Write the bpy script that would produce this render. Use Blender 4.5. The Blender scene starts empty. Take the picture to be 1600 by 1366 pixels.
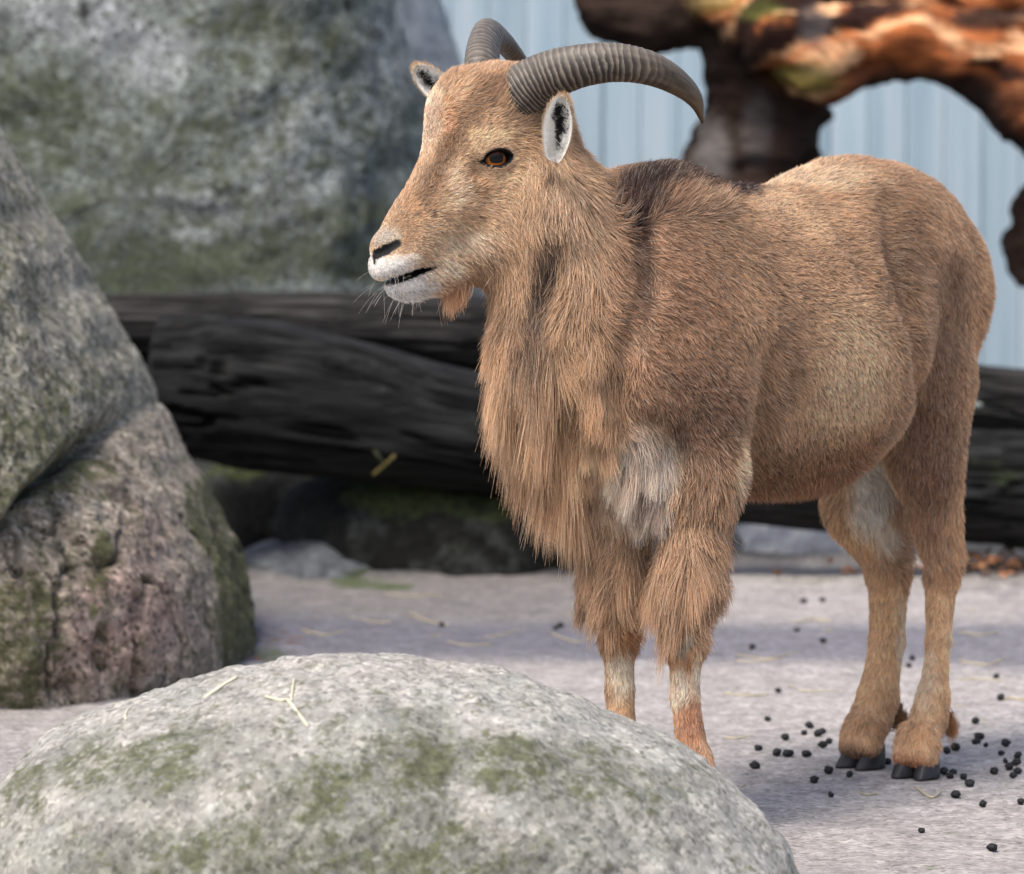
import bpy, math, random
import numpy as np
from mathutils import Vector, Matrix

random.seed(7)
RNG = np.random.default_rng(7)
scene = bpy.context.scene
COL = scene.collection

# ------------------------------------------------------------------ camera
FPX = 6325.0            # focal length in photograph pixels (photograph 1600 px wide)
HZ = 0.83               # eye height of the kneeling photographer
HORIZON = 300.0
TILT = math.atan((683.0 - HORIZON) / FPX)
cam_data = bpy.data.cameras.new('camera')
cam = bpy.data.objects.new('camera', cam_data)
COL.objects.link(cam)
cam.location = (0, 0, HZ)
cam.rotation_euler = (math.pi / 2 - TILT, 0, 0)
cam_data.sensor_width = 36.0
cam_data.lens = 36.0 * FPX / 1600.0
cam_data.clip_start = 0.1
cam_data.clip_end = 400.0
cam_data.dof.use_dof = True
cam_data.dof.focus_distance = 5.16
cam_data.dof.aperture_fstop = 6.4
scene.camera = cam

# ------------------------------------------------------------------ sky and sun
SUN_EL, SUN_AZ = math.radians(60), math.radians(218)     # azimuth clockwise from +Y: sun behind the photographer's left
world = bpy.data.worlds.new('World')
scene.world = world
world.use_nodes = True
wn = world.node_tree
bg = wn.nodes['Background']
sky = wn.nodes.new('ShaderNodeTexSky')
sky.sky_type = 'NISHITA'
sky.sun_disc = False
sky.sun_elevation = SUN_EL
sky.sun_rotation = SUN_AZ
sky.dust_density = 4.0
sky.air_density = 1.0
sky.ozone_density = 1.0
wn.links.new(sky.outputs[0], bg.inputs[0])
bg.inputs[1].default_value = 0.105
sun_data = bpy.data.lights.new('sun', 'SUN')
sun_data.energy = 1.5
sun_data.angle = math.radians(24)
sun_data.color = (1.0, 0.96, 0.9)
sun = bpy.data.objects.new('sun', sun_data)
COL.objects.link(sun)
sd = Vector((math.sin(SUN_AZ) * math.cos(SUN_EL), math.cos(SUN_AZ) * math.cos(SUN_EL), math.sin(SUN_EL)))
sun.rotation_euler = sd.to_track_quat('Z', 'Y').to_euler()
sun.location = (0, 0, 6)

scene.view_settings.view_transform = 'Standard'
scene.view_settings.look = 'None'
scene.view_settings.gamma = 1.0
scene.view_settings.use_curve_mapping = False
scene.view_settings.exposure = 1.14
scene.cycles.use_denoising = True
scene.cycles.max_bounces = 6
scene.cycles.diffuse_bounces = 3
scene.cycles.glossy_bounces = 2
scene.cycles.transmission_bounces = 2

# ------------------------------------------------------------------ measuring helpers
_F = np.array([0, math.cos(TILT), -math.sin(TILT)])
_U = np.array([0, math.sin(TILT), math.cos(TILT)])

def ray(px, py):
    d = _F + np.array([1.0, 0, 0]) * (px - 800.0) / FPX + _U * (683.0 - py) / FPX
    return d

def P(px, py, Y):
    """the point seen at photograph pixel (px, py) that lies Y metres in front of the camera"""
    d = ray(px, py)
    return d * (Y / d[1]) + np.array([0, 0, HZ])

def G(px, py, z=0.0):
    """the point of the ground seen at a photograph pixel"""
    d = ray(px, py)
    return d * ((z - HZ) / d[2]) + np.array([0, 0, HZ])

def unit(v):
    v = np.asarray(v, float)
    return v / np.linalg.norm(v)

# ------------------------------------------------------------------ numpy noise
_perm = RNG.permutation(4096).astype(np.int64)
_rnd = (RNG.random(4096) * 2 - 1).astype(np.float32)

def vnoise(p):
    p = np.asarray(p, np.float32)
    i = np.floor(p).astype(np.int64)
    f = (p - i).astype(np.float32)
    u = f * f * f * (f * (f * 6 - 15) + 10)
    def h(a, b, c):
        return _rnd[_perm[(_perm[(_perm[(i[..., 0] + a) & 4095] + i[..., 1] + b) & 4095] + i[..., 2] + c) & 4095]]
    x0 = h(0, 0, 0) * (1 - u[..., 0]) + h(1, 0, 0) * u[..., 0]
    x1 = h(0, 1, 0) * (1 - u[..., 0]) + h(1, 1, 0) * u[..., 0]
    y0 = x0 * (1 - u[..., 1]) + x1 * u[..., 1]
    x2 = h(0, 0, 1) * (1 - u[..., 0]) + h(1, 0, 1) * u[..., 0]
    x3 = h(0, 1, 1) * (1 - u[..., 0]) + h(1, 1, 1) * u[..., 0]
    y1 = x2 * (1 - u[..., 1]) + x3 * u[..., 1]
    return y0 * (1 - u[..., 2]) + y1 * u[..., 2]

def fbm(p, octaves=4, lac=2.03, gain=0.5):
    p = np.asarray(p, np.float32)
    s = np.zeros(p.shape[:-1], np.float32)
    a, t = 1.0, 0.0
    for k in range(octaves):
        s += a * vnoise(p + 17.3 * k)
        t += a
        p = p * lac
        a *= gain
    return s / t

def sstep(a, b, x):
    t = np.clip((x - a) / (b - a), 0, 1)
    return t * t * (3 - 2 * t)

# ------------------------------------------------------------------ object helpers
def tag(o, label=None, cat=None, group=None, kind=None):
    if label: o['label'] = label
    if cat: o['category'] = cat
    if group: o['group'] = group
    if kind: o['kind'] = kind
    return o

def empty(name, loc):
    o = bpy.data.objects.new(name, None)
    o.empty_display_size = 0.1
    COL.objects.link(o)
    o.location = loc
    return o

def link(name, me, mat=None, parent=None, smooth=True):
    """mesh given in world coordinates; the object's origin is moved to the centre of its base"""
    o = bpy.data.objects.new(name, me)
    COL.objects.link(o)
    if mat: me.materials.append(mat)
    n = len(me.vertices)
    co = np.empty(n * 3, np.float32); me.vertices.foreach_get('co', co)
    co = co.reshape(-1, 3)
    c = (co.min(0) + co.max(0)) / 2; c[2] = co[:, 2].min()
    me.vertices.foreach_set('co', (co - c).ravel())
    o.location = [float(x) for x in c]
    if parent is not None:
        o.parent = parent
        o.location = [float(x) for x in (c - world_loc(parent))]
    if smooth:
        me.polygons.foreach_set('use_smooth', np.ones(len(me.polygons), bool))
    me.update()
    return o

def world_loc(o):
    l = np.array(o.location, float)
    while o.parent:
        o = o.parent; l = l + np.array(o.location, float)
    return l

def mesh_np(name, verts, faces, colors=None):
    """faces: (n,4) or (n,3) int array"""
    me = bpy.data.meshes.new(name)
    verts = np.asarray(verts, np.float32); faces = np.asarray(faces, np.int32)
    k = faces.shape[1]
    me.vertices.add(len(verts)); me.vertices.foreach_set('co', verts.ravel())
    me.loops.add(faces.size); me.loops.foreach_set('vertex_index', faces.ravel())
    me.polygons.add(len(faces))
    me.polygons.foreach_set('loop_start', np.arange(0, faces.size, k, dtype=np.int32))
    me.polygons.foreach_set('loop_total', np.full(len(faces), k, np.int32))
    me.update(calc_edges=True)
    if colors is not None:
        a = me.attributes.new('tint', 'FLOAT_COLOR', 'POINT')
        c = np.ones((len(verts), 4), np.float32); c[:, :3] = colors
        a.data.foreach_set('color', c.ravel())
    return me

def curve_pts(ctrl, n):
    """Catmull-Rom through control rows (any number of columns)"""
    c = np.asarray(ctrl, float)
    c = np.vstack([2 * c[0] - c[1], c, 2 * c[-1] - c[-2]])
    m = len(c) - 3
    t = np.linspace(0, m - 1e-6, n)
    i = t.astype(int); f = (t - i)[:, None]
    p0, p1, p2, p3 = c[i], c[i + 1], c[i + 2], c[i + 3]
    return 0.5 * ((2 * p1) + (-p0 + p2) * f + (2 * p0 - 5 * p1 + 4 * p2 - p3) * f ** 2 + (-p0 + 3 * p1 - 3 * p2 + p3) * f ** 3)

def tube_np(path, rad, sides=16, up=(0, 0, 1), shape=None):
    """swept tube; shape(s, ang) -> radius factor arrays. returns verts, quads, (s, ang)"""
    path = np.asarray(path, float); n = len(path)
    rad = np.broadcast_to(np.asarray(rad, float), (n,))
    T = np.gradient(path, axis=0); T /= np.linalg.norm(T, axis=1)[:, None]
    N = np.empty_like(T); v = np.array(up, float)
    v = v - T[0] * v.dot(T[0]); v /= np.linalg.norm(v)
    for i in range(n):
        v = v - T[i] * v.dot(T[i]); v /= np.linalg.norm(v); N[i] = v
    B = np.cross(T, N)
    ang = np.linspace(0, 2 * np.pi, sides, endpoint=False)
    s = np.linspace(0, 1, n)
    S, A = np.meshgrid(s, ang, indexing='ij')
    R = rad[:, None] * (shape(S, A) if shape is not None else 1.0) * np.ones_like(A)
    V = path[:, None, :] + R[..., None] * (np.cos(A)[..., None] * N[:, None, :] + np.sin(A)[..., None] * B[:, None, :])
    idx = np.arange(n * sides).reshape(n, sides)
    a = idx[:-1]; b = idx[1:]
    q = np.stack([a, np.roll(a, -1, 1), np.roll(b, -1, 1), b], -1).reshape(-1, 4)
    V = V.reshape(-1, 3)
    # end caps (fans written as quads with a doubled centre are avoided: triangles folded into quads of a small inner ring)
    V = np.vstack([V, path[:1], path[-1:]])
    c0, c1 = n * sides, n * sides + 1
    caps = []
    for k in range(0, sides, 2):
        caps.append([c0, idx[0][(k + 2) % sides], idx[0][(k + 1) % sides], idx[0][k]])
        caps.append([c1, idx[-1][k], idx[-1][(k + 1) % sides], idx[-1][(k + 2) % sides]])
    q = np.vstack([q, np.array(caps)])
    return V, q, (S, A)

# ------------------------------------------------------------------ implicit surfaces
class Field:
    def __init__(self, lo, hi, vox):
        self.lo = np.asarray(lo, np.float32); self.v = vox
        self.n = np.ceil((np.asarray(hi) - self.lo) / vox).astype(int) + 1
        self.d = np.full(self.n, 1.0, np.float32)
    def _win(self, lo, hi):
        a = np.clip(np.floor((lo - self.lo) / self.v).astype(int), 0, self.n)
        b = np.clip(np.ceil((hi - self.lo) / self.v).astype(int) + 1, 0, self.n)
        if (b <= a).any(): return None
        sl = tuple(slice(a[i], b[i]) for i in range(3))
        ax = [self.lo[i] + self.v * np.arange(a[i], b[i], dtype=np.float32) for i in range(3)]
        return sl, np.stack(np.meshgrid(*ax, indexing='ij'), -1)
    def add(self, fn, lo, hi, k=0.02, op='add'):
        w = self._win(np.asarray(lo) - k - 0.03, np.asarray(hi) + k + 0.03)
        if w is None: return
        sl, X = w
        e = fn(X).astype(np.float32)
        d = self.d[sl]
        if op == 'add':
            h = np.maximum(k - np.abs(d - e), 0) / k
            self.d[sl] = np.minimum(d, e) - h * h * k * 0.25
        else:
            e = -e
            h = np.maximum(k - np.abs(d - e), 0) / k
            self.d[sl] = np.maximum(d, e) + h * h * k * 0.25
    def sample(self, p):
        q = (np.asarray(p, np.float32) - self.lo) / self.v
        q = np.clip(q, 0, self.n - 1.001); i = q.astype(int); f = q - i
        g = self.d
        def c(a, b, c_): return g[i[:, 0] + a, i[:, 1] + b, i[:, 2] + c_]
        x00 = c(0, 0, 0) * (1 - f[:, 0]) + c(1, 0, 0) * f[:, 0]; x10 = c(0, 1, 0) * (1 - f[:, 0]) + c(1, 1, 0) * f[:, 0]
        x01 = c(0, 0, 1) * (1 - f[:, 0]) + c(1, 0, 1) * f[:, 0]; x11 = c(0, 1, 1) * (1 - f[:, 0]) + c(1, 1, 1) * f[:, 0]
        y0 = x00 * (1 - f[:, 1]) + x10 * f[:, 1]; y1 = x01 * (1 - f[:, 1]) + x11 * f[:, 1]
        return y0 * (1 - f[:, 2]) + y1 * f[:, 2]
    def grad(self, p, e=None):
        e = e or self.v * 1.5
        g = np.stack([self.sample(p + np.eye(3)[k] * e) - self.sample(p - np.eye(3)[k] * e) for k in range(3)], -1)
        return g / (np.linalg.norm(g, axis=1)[:, None] + 1e-9)
    def mesh(self):
        d = self.d
        s = d < 0
        c = np.zeros(tuple(np.array(d.shape) - 1), np.int8)
        for a in (0, 1):
            for b in (0, 1):
                for e in (0, 1):
                    c += s[a:a + c.shape[0], b:b + c.shape[1], e:e + c.shape[2]]
        act = (c > 0) & (c < 8)
        ids = np.full(c.shape, -1, np.int32)
        I = np.argwhere(act)
        ids[act] = np.arange(len(I))
        acc = np.zeros((len(I), 3), np.float64); cnt = np.zeros(len(I))
        for ax in range(3):
            o1, o2 = [x for x in range(3) if x != ax]
            for a in (0, 1):
                for b in (0, 1):
                    off = np.zeros(3, int); off[o1] = a; off[o2] = b
                    off2 = off.copy(); off2[ax] = 1
                    j = I + off; k = I + off2
                    v0 = d[j[:, 0], j[:, 1], j[:, 2]]; v1 = d[k[:, 0], k[:, 1], k[:, 2]]
                    m = (v0 < 0) != (v1 < 0)
                    t = np.where(m, v0 / np.where(m, v0 - v1, 1), 0)
                    p = np.tile(off.astype(float), (len(I), 1)); p[:, ax] = t
                    acc[m] += p[m]; cnt[m] += 1
        V = self.lo + self.v * (I + acc / cnt[:, None])
        Q = []
        for ax in range(3):
            o1, o2 = [(1, 2), (2, 0), (0, 1)][ax]
            sl0 = [slice(1, -1)] * 3; sl1 = [slice(1, -1)] * 3
            sl0[ax] = slice(0, -1); sl1[ax] = slice(1, None)
            s0 = s[tuple(sl0)]; s1 = s[tuple(sl1)]
            E = np.argwhere(s0 != s1)
            if not len(E): continue
            base = E.copy(); base[:, o1] += 1; base[:, o2] += 1     # grid index of edge start
            flip = s0[E[:, 0], E[:, 1], E[:, 2]]
            def cell(a, b):
                q = base.copy(); q[:, o1] -= a; q[:, o2] -= b
                return ids[q[:, 0], q[:, 1], q[:, 2]]
            q = np.stack([cell(1, 1), cell(0, 1), cell(0, 0), cell(1, 0)], -1)
            q[~flip] = q[~flip][:, ::-1]
            Q.append(q)
        return V.astype(np.float32), np.vstack(Q)

def f_cone(a, ra, b, rb):
    a = np.asarray(a, float); b = np.asarray(b, float); ba = b - a; L2 = ba.dot(ba)
    def fn(X):
        t = np.clip(((X - a.astype(np.float32)) @ (ba / L2).astype(np.float32)), 0, 1)
        D = X - a.astype(np.float32) - t[..., None] * ba.astype(np.float32)
        return np.sqrt((D * D).sum(-1)) - (ra + (rb - ra) * t)
    r = max(ra, rb)
    return fn, np.minimum(a, b) - r, np.maximum(a, b) + r

def f_ell(c, rad, axes=np.eye(3)):
    c = np.asarray(c, np.float32); M = np.asarray(axes, np.float32); r = np.asarray(rad, np.float32)
    def fn(X):
        q = (X - c) @ M.T
        k0 = np.sqrt(((q / r) ** 2).sum(-1)); k1 = np.sqrt(((q / (r * r)) ** 2).sum(-1))
        return k0 * (k0 - 1) / (k1 + 1e-6)
    m = float(max(rad))
    return fn, c - m, c + m

def attr_mat(name, rough=0.9, spec=0.15):
    m = bpy.data.materials.new(name); m.use_nodes = True
    nt = m.node_tree; b = nt.nodes['Principled BSDF']
    a = nt.nodes.new('ShaderNodeAttribute'); a.attribute_name = 'tint'
    nt.links.new(a.outputs['Color'], b.inputs['Base Color'])
    b.inputs['Roughness'].default_value = rough
    b.inputs['Specular IOR Level'].default_value = spec
    return m
# ------------------------------------------------------------------ the sheep: body form
AX = unit((0.51, 0.86, 0)); LF = unit((0.86, -0.51, 0)); ZZ = np.array([0, 0, 1.0])
BODY = np.stack([AX, LF, ZZ])
# head frame: forward h, towards the camera side l
HF = unit((-0.906, -0.423, 0)); HL = unit((0.423, -0.906, 0))
E0 = P(752, 245, 5.20)

def HP(px, py, l=0.0):
    """point of the head's mid plane seen at a pixel, moved l metres sideways (positive = the near side)"""
    d = ray(px, py); k = d[0] / d[1]
    s = (E0[0] - k * E0[1]) / (-HF[0] + k * HF[1])
    Y = E0[1] + s * HF[1]
    return P(px, py, Y) + HL * l

def haxes(px0, py0, px1, py1):
    f = unit(HP(px1, py1) - HP(px0, py0)); u = np.cross(f, HL)
    return np.stack([f, HL, unit(u)])

prims = []      # (fn, lo, hi, k, op, zone)
def cone(a, ra, b, rb, k=0.03, op='add'): prims.append((*f_cone(a, ra, b, rb), k, op))
def ell(c, r, ax=BODY, k=0.05, op='add'): prims.append((*f_ell(c, r, ax), k, op))

# trunk
ell(P(1010, 490, 5.33), (0.18, 0.135, 0.195), k=0.05)
ell(P(1115, 524, 5.46), (0.22, 0.165, 0.203), k=0.08)
ell(P(1232, 538, 5.60), (0.215, 0.183, 0.203), k=0.08)
ell(P(1318, 428, 5.70), (0.19, 0.130, 0.160), k=0.07)
ell(P(1382, 408, 5.80), (0.14, 0.118, 0.130), k=0.06)
ell(P(1436, 450, 5.87), (0.09, 0.100, 0.110), k=0.05)
ell(P(1425, 330, 5.82), (0.06, 0.04, 0.025), k=0.04)
# withers hump
ell(P(1048, 352, 5.39), (0.085, 0.042, 0.074), k=0.035)
ell(P(990, 396, 5.33), (0.07, 0.050, 0.052), k=0.04)
# neck
cone(P(830, 238, 5.21), 0.056, P(850, 340, 5.22), 0.074, 0.04)
cone(P(850, 340, 5.22), 0.074, P(922, 455, 5.27), 0.116, 0.04)
cone(P(930, 440, 5.27), 0.118, P(965, 570, 5.26), 0.120, 0.05)
cone(P(965, 570, 5.26), 0.105, P(985, 650, 5.24), 0.075, 0.05)
# throat ridge that carries the beard
cone(P(800, 400, 5.20), 0.035, P(850, 520, 5.20), 0.05, 0.05)
# near shoulder and foreleg
ell(P(1075, 545, 5.33) + LF * 0.02, (0.095, 0.06, 0.15), k=0.05)
cone(P(1075, 640, 5.25), 0.068, P(1095, 740, 5.24), 0.054, 0.05)
cone(P(1095, 740, 5.24), 0.052, P(1080, 900, 5.22), 0.034, 0.03)
cone(P(1080, 900, 5.22), 0.032, P(1073, 995, 5.21), 0.026, 0.02)
ell(P(1071, 1005, 5.205), (0.024, 0.023, 0.03), k=0.01)
cone(P(1071, 1020, 5.21), 0.021, P(1070, 1085, 5.21), 0.0165, 0.01)
cone(P(1070, 1085, 5.21), 0.0165, P(1082, 1190, 5.21), 0.021, 0.01)
cone(P(1082, 1190, 5.21), 0.024, P(1100, 1238, 5.19), 0.020, 0.015)
cone(P(1100, 1238, 5.19), 0.021, P(1100, 1270, 5.16), 0.030, 0.015)
# far foreleg
cone(P(985, 640, 5.32), 0.06, P(965, 760, 5.29), 0.05, 0.05)
cone(P(965, 760, 5.29), 0.046, P(968, 900, 5.29), 0.032, 0.03)
cone(P(968, 900, 5.29), 0.032, P(968, 990, 5.29), 0.025, 0.02)
ell(P(967, 998, 5.285), (0.022, 0.021, 0.028), k=0.01)
cone(P(967, 1010, 5.29), 0.020, P(968, 1075, 5.29), 0.0165, 0.01)
cone(P(968, 1075, 5.29), 0.0165, P(972, 1180, 5.29), 0.021, 0.01)
cone(P(972, 1180, 5.29), 0.023, P(968, 1222, 5.27), 0.020, 0.015)
cone(P(968, 1222, 5.27), 0.021, P(966, 1252, 5.24), 0.029, 0.015)
# near hind leg
ell(P(1446, 530, 5.80), (0.098, 0.052, 0.165), k=0.05)
cone(P(1450, 600, 5.76), 0.066, P(1446, 720, 5.75), 0.049, 0.05)
cone(P(1446, 720, 5.75), 0.046, P(1464, 850, 5.77), 0.026, 0.03)
cone(P(1472, 760, 5.78), 0.026, P(1487, 868, 5.79), 0.016, 0.02)
ell(P(1475, 885, 5.775), (0.027, 0.021, 0.034), k=0.015)
cone(P(1470, 900, 5.775), 0.022, P(1467, 1000, 5.76), 0.0165, 0.015)
cone(P(1467, 1000, 5.76), 0.0165, P(1458, 1090, 5.745), 0.0185, 0.01)
cone(P(1458, 1090, 5.745), 0.020, P(1452, 1120, 5.74), 0.023, 0.015)
cone(P(1452, 1120, 5.74), 0.021, P(1434, 1172, 5.715), 0.023, 0.015)
# far hind leg
ell(P(1380, 620, 5.90), (0.11, 0.06, 0.15), k=0.05)
cone(P(1345, 700, 5.86), 0.066, P(1345, 790, 5.85), 0.050, 0.04)
cone(P(1345, 790, 5.85), 0.047, P(1383, 880, 5.86), 0.030, 0.03)
cone(P(1390, 790, 5.88), 0.022, P(1412, 868, 5.89), 0.014, 0.02)
ell(P(1391, 892, 5.865), (0.028, 0.022, 0.036), k=0.015)
cone(P(1388, 905, 5.865), 0.028, P(1386, 1000, 5.86), 0.024, 0.015)
cone(P(1386, 1000, 5.86), 0.024, P(1372, 1090, 5.84), 0.026, 0.01)
cone(P(1372, 1090, 5.84), 0.025, P(1362, 1120, 5.83), 0.027, 0.015)
cone(P(1362, 1120, 5.83), 0.025, P(1346, 1160, 5.81), 0.025, 0.015)

# toes: px, py, Y of the hoof's sole, heading, size
FEET = [(1430, 1211, 5.705, 240, 1.10), (1344, 1195, 5.805, 226, 1.12), (1098, 1290, 5.16, 232, 1.0), (966, 1270, 5.235, 228, 1.0)]
for fx, fy, fY, faz, fs in FEET:
    c_ = P(fx, fy, fY); c_[2] = 0
    fw = np.array([math.cos(math.radians(faz)), math.sin(math.radians(faz)), 0]); sw = np.array([-fw[1], fw[0], 0])
    for s in (-1, 1):
        cone(c_ + sw * s * 0.010 - fw * 0.010 + ZZ * 0.062, 0.0165 * fs, c_ + sw * s * 0.0145 * fs + ZZ * 0.031, 0.0165 * fs, 0.010)

# ---- head
cr = haxes(800, 150, 690, 200)
ell(HP(775, 205), (0.080, 0.060, 0.078), cr, 0.03)
ell(HP(728, 178), (0.050, 0.046, 0.052), cr, 0.03)            # forehead dome
ell(HP(805, 170), (0.060, 0.056, 0.050), cr, 0.03)            # back of the skull
for s in (-1, 1):
    ell(HP(738, 226, s * 0.036), (0.036, 0.030, 0.030), cr, 0.03)           # brow over the orbit
    cone(HP(768, 165, s * 0.030), 0.030, HP(782, 148, s * 0.036), 0.026, 0.03)   # horn cores
    ell(HP(790, 330, s * 0.030), (0.070, 0.030, 0.060), haxes(830, 290, 730, 390), 0.04)  # cheek muscle
    cone(HP(712, 285, s * 0.026), 0.024, HP(640, 372, s * 0.014), 0.018, 0.03)   # side of the nose
    ell(HP(622, 405, s * 0.015), (0.032, 0.021, 0.020), haxes(660, 400, 600, 425), 0.015)   # upper lip
cone(HP(720, 250), 0.046, HP(648, 350), 0.029, 0.03)          # nose bridge
cone(HP(728, 300), 0.048, HP(650, 385), 0.031, 0.03)
cone(HP(648, 350), 0.027, HP(611, 385), 0.019, 0.02)
ell(HP(604, 388), (0.020, 0.021, 0.018), haxes(640, 350, 600, 400), 0.012)   # nose pad
ell(HP(604, 418), (0.020, 0.024, 0.017), haxes(640, 400, 600, 430), 0.012)
cone(HP(790, 370), 0.040, HP(690, 415), 0.031, 0.03)          # lower jaw
cone(HP(690, 415), 0.029, HP(645, 438), 0.021, 0.02)
ell(HP(632, 443), (0.024, 0.022, 0.0175), haxes(670, 430, 620, 450), 0.015)  # chin
cone(HP(805, 300), 0.058, P(850, 345, 5.22), 0.070, 0.04)
# mouth slot
mo = haxes(668, 414, 600, 441)
mc = (HP(668, 414) + HP(578, 449)) / 2
mlen = np.linalg.norm(HP(668, 414) - HP(578, 449)) / 2
ell(mc, (mlen, 0.05, 0.0036), mo, 0.004, 'cut')
def carve(F):
    for fn, lo, hi, k, op in prims:
        F.add(fn, lo, hi, k, op)
    return F
lo = np.min([p[1] for p in prims if p[4] == 'add'], axis=0) - 0.03
hi = np.max([p[2] for p in prims if p[4] == 'add'], axis=0) + 0.03
FB = carve(Field(lo, hi, 0.005))

def HIT(px, py, F=None, Y0=4.7, Y1=6.4):
    """first point of the body seen at a pixel"""
    F = F or FB
    Y = np.arange(Y0, Y1, 0.004)
    pts = np.stack([P(px, py, y) for y in Y])
    d = F.sample(pts)
    k = np.argmax(d < 0.0)
    if d[k] >= 0:
        k = int(np.argmin(d))
        return pts[k]
    t = d[k - 1] / (d[k - 1] - d[k]) if k else 0
    return pts[k - 1] + (pts[k] - pts[k - 1]) * t if k else pts[0]

def mirror(p):
    """mirror about the head's mid plane"""
    return p - HL * 2 * np.dot(p - E0, HL)

# folds and hollows of the hide, cut as shallow grooves into the form
def groove(pts, r, depth, k=0.02):
    h = [HIT(*p) for p in pts]
    g = FB.grad(np.array(h))
    q = [a + b * (r - depth) for a, b in zip(h, g)]
    for a, b in zip(q[:-1], q[1:]):
        fn, l, h_ = f_cone(a, r, b, r); FB.add(fn, l, h_, k, 'cut')
groove([(1004, 370), (1010, 440), (985, 520), (958, 590), (975, 650)], 0.020, 0.008)
groove([(1200, 560), (1192, 640), (1170, 730)], 0.024, 0.009)
groove([(1238, 600), (1246, 690)], 0.024, 0.004)
groove([(1275, 620), (1285, 700)], 0.024, 0.003)
groove([(1385, 320), (1392, 400), (1415, 480), (1432, 570), (1425, 650)], 0.028, 0.009)
groove([(1330, 380), (1350, 440)], 0.035, 0.005)
groove([(1490, 420), (1500, 520), (1490, 620)], 0.028, 0.005)
groove([(1015, 660), (1045, 700), (1060, 740)], 0.018, 0.006)
groove([(862, 370), (858, 440), (845, 520)], 0.020, 0.006)
m_ = np.abs(FB.d) < 0.03
ii = np.argwhere(m_)
FB.d[m_] += 0.0045 * fbm((FB.lo + FB.v * ii) * 11, 3) * sstep(0.25, 0.45, (FB.lo + FB.v * ii)[:, 2])

# eyes, nostrils: found on the surface of the near side and mirrored to the far side
EYE_R = 0.0185
eh = HIT(777, 248)
en = FB.grad(eh[None])[0]; en = unit(en * 0.6 + HL * 0.8 + HF * 0.10)
eye_c = eh - en * (EYE_R * 0.86)
ea = unit(HP(748, 248) - HP(805, 243)); ea = unit(ea - en * ea.dot(en)); eb = unit(np.cross(ea, en))
if eb[2] < 0: eb = -eb
EYES = []
def msk(v): return v - HL * 2 * np.dot(v, HL)
for near in (True, False):
    EYES.append((eye_c, en, ea, eb) if near else (mirror(eye_c), msk(en), msk(ea), msk(eb)))
def almond(a, up):
    w = 0.0215
    t = np.clip(1 - (a / w) ** 2, 0, None)
    skew = -0.0015 * (a / w)
    return skew + (0.0118 if up else -0.0098) * t ** (0.85 if up else 0.8)
def f_almond(c, n, a, b):
    c32 = np.asarray(c, np.float32)
    def fn(X):
        D = X - c32
        q = D @ a.astype(np.float32); r = D @ b.astype(np.float32); t = D @ n.astype(np.float32)
        e = np.maximum(r - almond(q, True), almond(q, False) - r)
        e = np.maximum(e, np.abs(q) - 0.0215)
        return np.maximum(e, 0.004 - t)
    return fn, c - 0.03, c + 0.03
eyeprims = []
for c, n, a, b in EYES:
    eyeprims.append((*f_ell(c + b * 0.003, (0.0235, 0.0225, 0.0235)), 0.012, 'add'))
    eyeprims.append((*f_ell(c + n * 0.018 - b * 0.014 + a * 0.026, (0.012, 0.012, 0.012)), 0.012, 'cut'))
    eyeprims.append((*f_ell(c, (EYE_R + 0.0022,) * 3), 0.004, 'add'))
    eyeprims.append((*f_almond(c, n, a, b), 0.001, 'cut'))
nh0, nh1, nh2 = HIT(587, 397), HIT(603, 390), HIT(620, 381)
for f in (lambda v: v, mirror):
    eyeprims.append((*f_cone(f(nh0), 0.0040, f(nh1), 0.0050), 0.003, 'cut'))
    eyeprims.append((*f_cone(f(nh1), 0.0050, f(nh2), 0.0022), 0.003, 'cut'))
prims += eyeprims
# fine field for the head
hlo = HP(570, 480) - np.array([0.03, 0.10, 0.03]); hhi = P(960, 60, 5.2) + np.array([0.0, 0.17, 0.0])
FH = carve(Field(hlo, hhi, 0.0021))
CUT_P = P(842, 342, 5.22); CUT_N = unit(P(842 - 255, 342 - 145, 5.22) - CUT_P)
def side(V): return (V - CUT_P) @ CUT_N
def in_head(V, m=0.0):
    return (side(V) > m) & (V < hhi - 0.008).all(1) & (V > hlo + 0.008).all(1)

Vb, Qb = FB.mesh()
Vh, Qh = FH.mesh()
kb = ~in_head(Vb[Qb].mean(1), 0.003)
kh = in_head(Vh[Qh].mean(1), 0.0)
def compact(V, Q):
    u, inv = np.unique(Q, return_inverse=True)
    return V[u], inv.reshape(Q.shape)
Vb, Qb = compact(Vb, Qb[kb]); Vh, Qh = compact(Vh, Qh[kh])
SV = np.vstack([Vb, Vh]); SQ = np.vstack([Qb, Qh + len(Vb)])
def sheep_grad(V):
    g = FB.grad(V)
    m = (V < hhi - 0.006).all(1) & (V > hlo + 0.006).all(1)
    if m.any(): g[m] = FH.grad(V[m])
    return g
print('sheep body', len(SV), len(SQ))
# ------------------------------------------------------------------ coat colours: pigment patches, some with light and shade painted in
def srgb(r, g, b): 
    c = np.array([r, g, b]) / 255.0
    return np.where(c <= 0.04045, c / 12.92, ((c + 0.055) / 1.055) ** 2.4)
K = 1.0
TAN = srgb(172, 134, 104)
patches = []     # centre, radii, colour, strength, soft
def patch(px, py, rx, rz, col, st=1.0, ry=0.10, mode='hit', Y=None):
    c = HIT(px, py) if Y is None else P(px, py, Y)
    s = c[1] / FPX
    patches.append((c, np.array([rx * s, ry, rz * s]), np.array(col), st))
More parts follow.
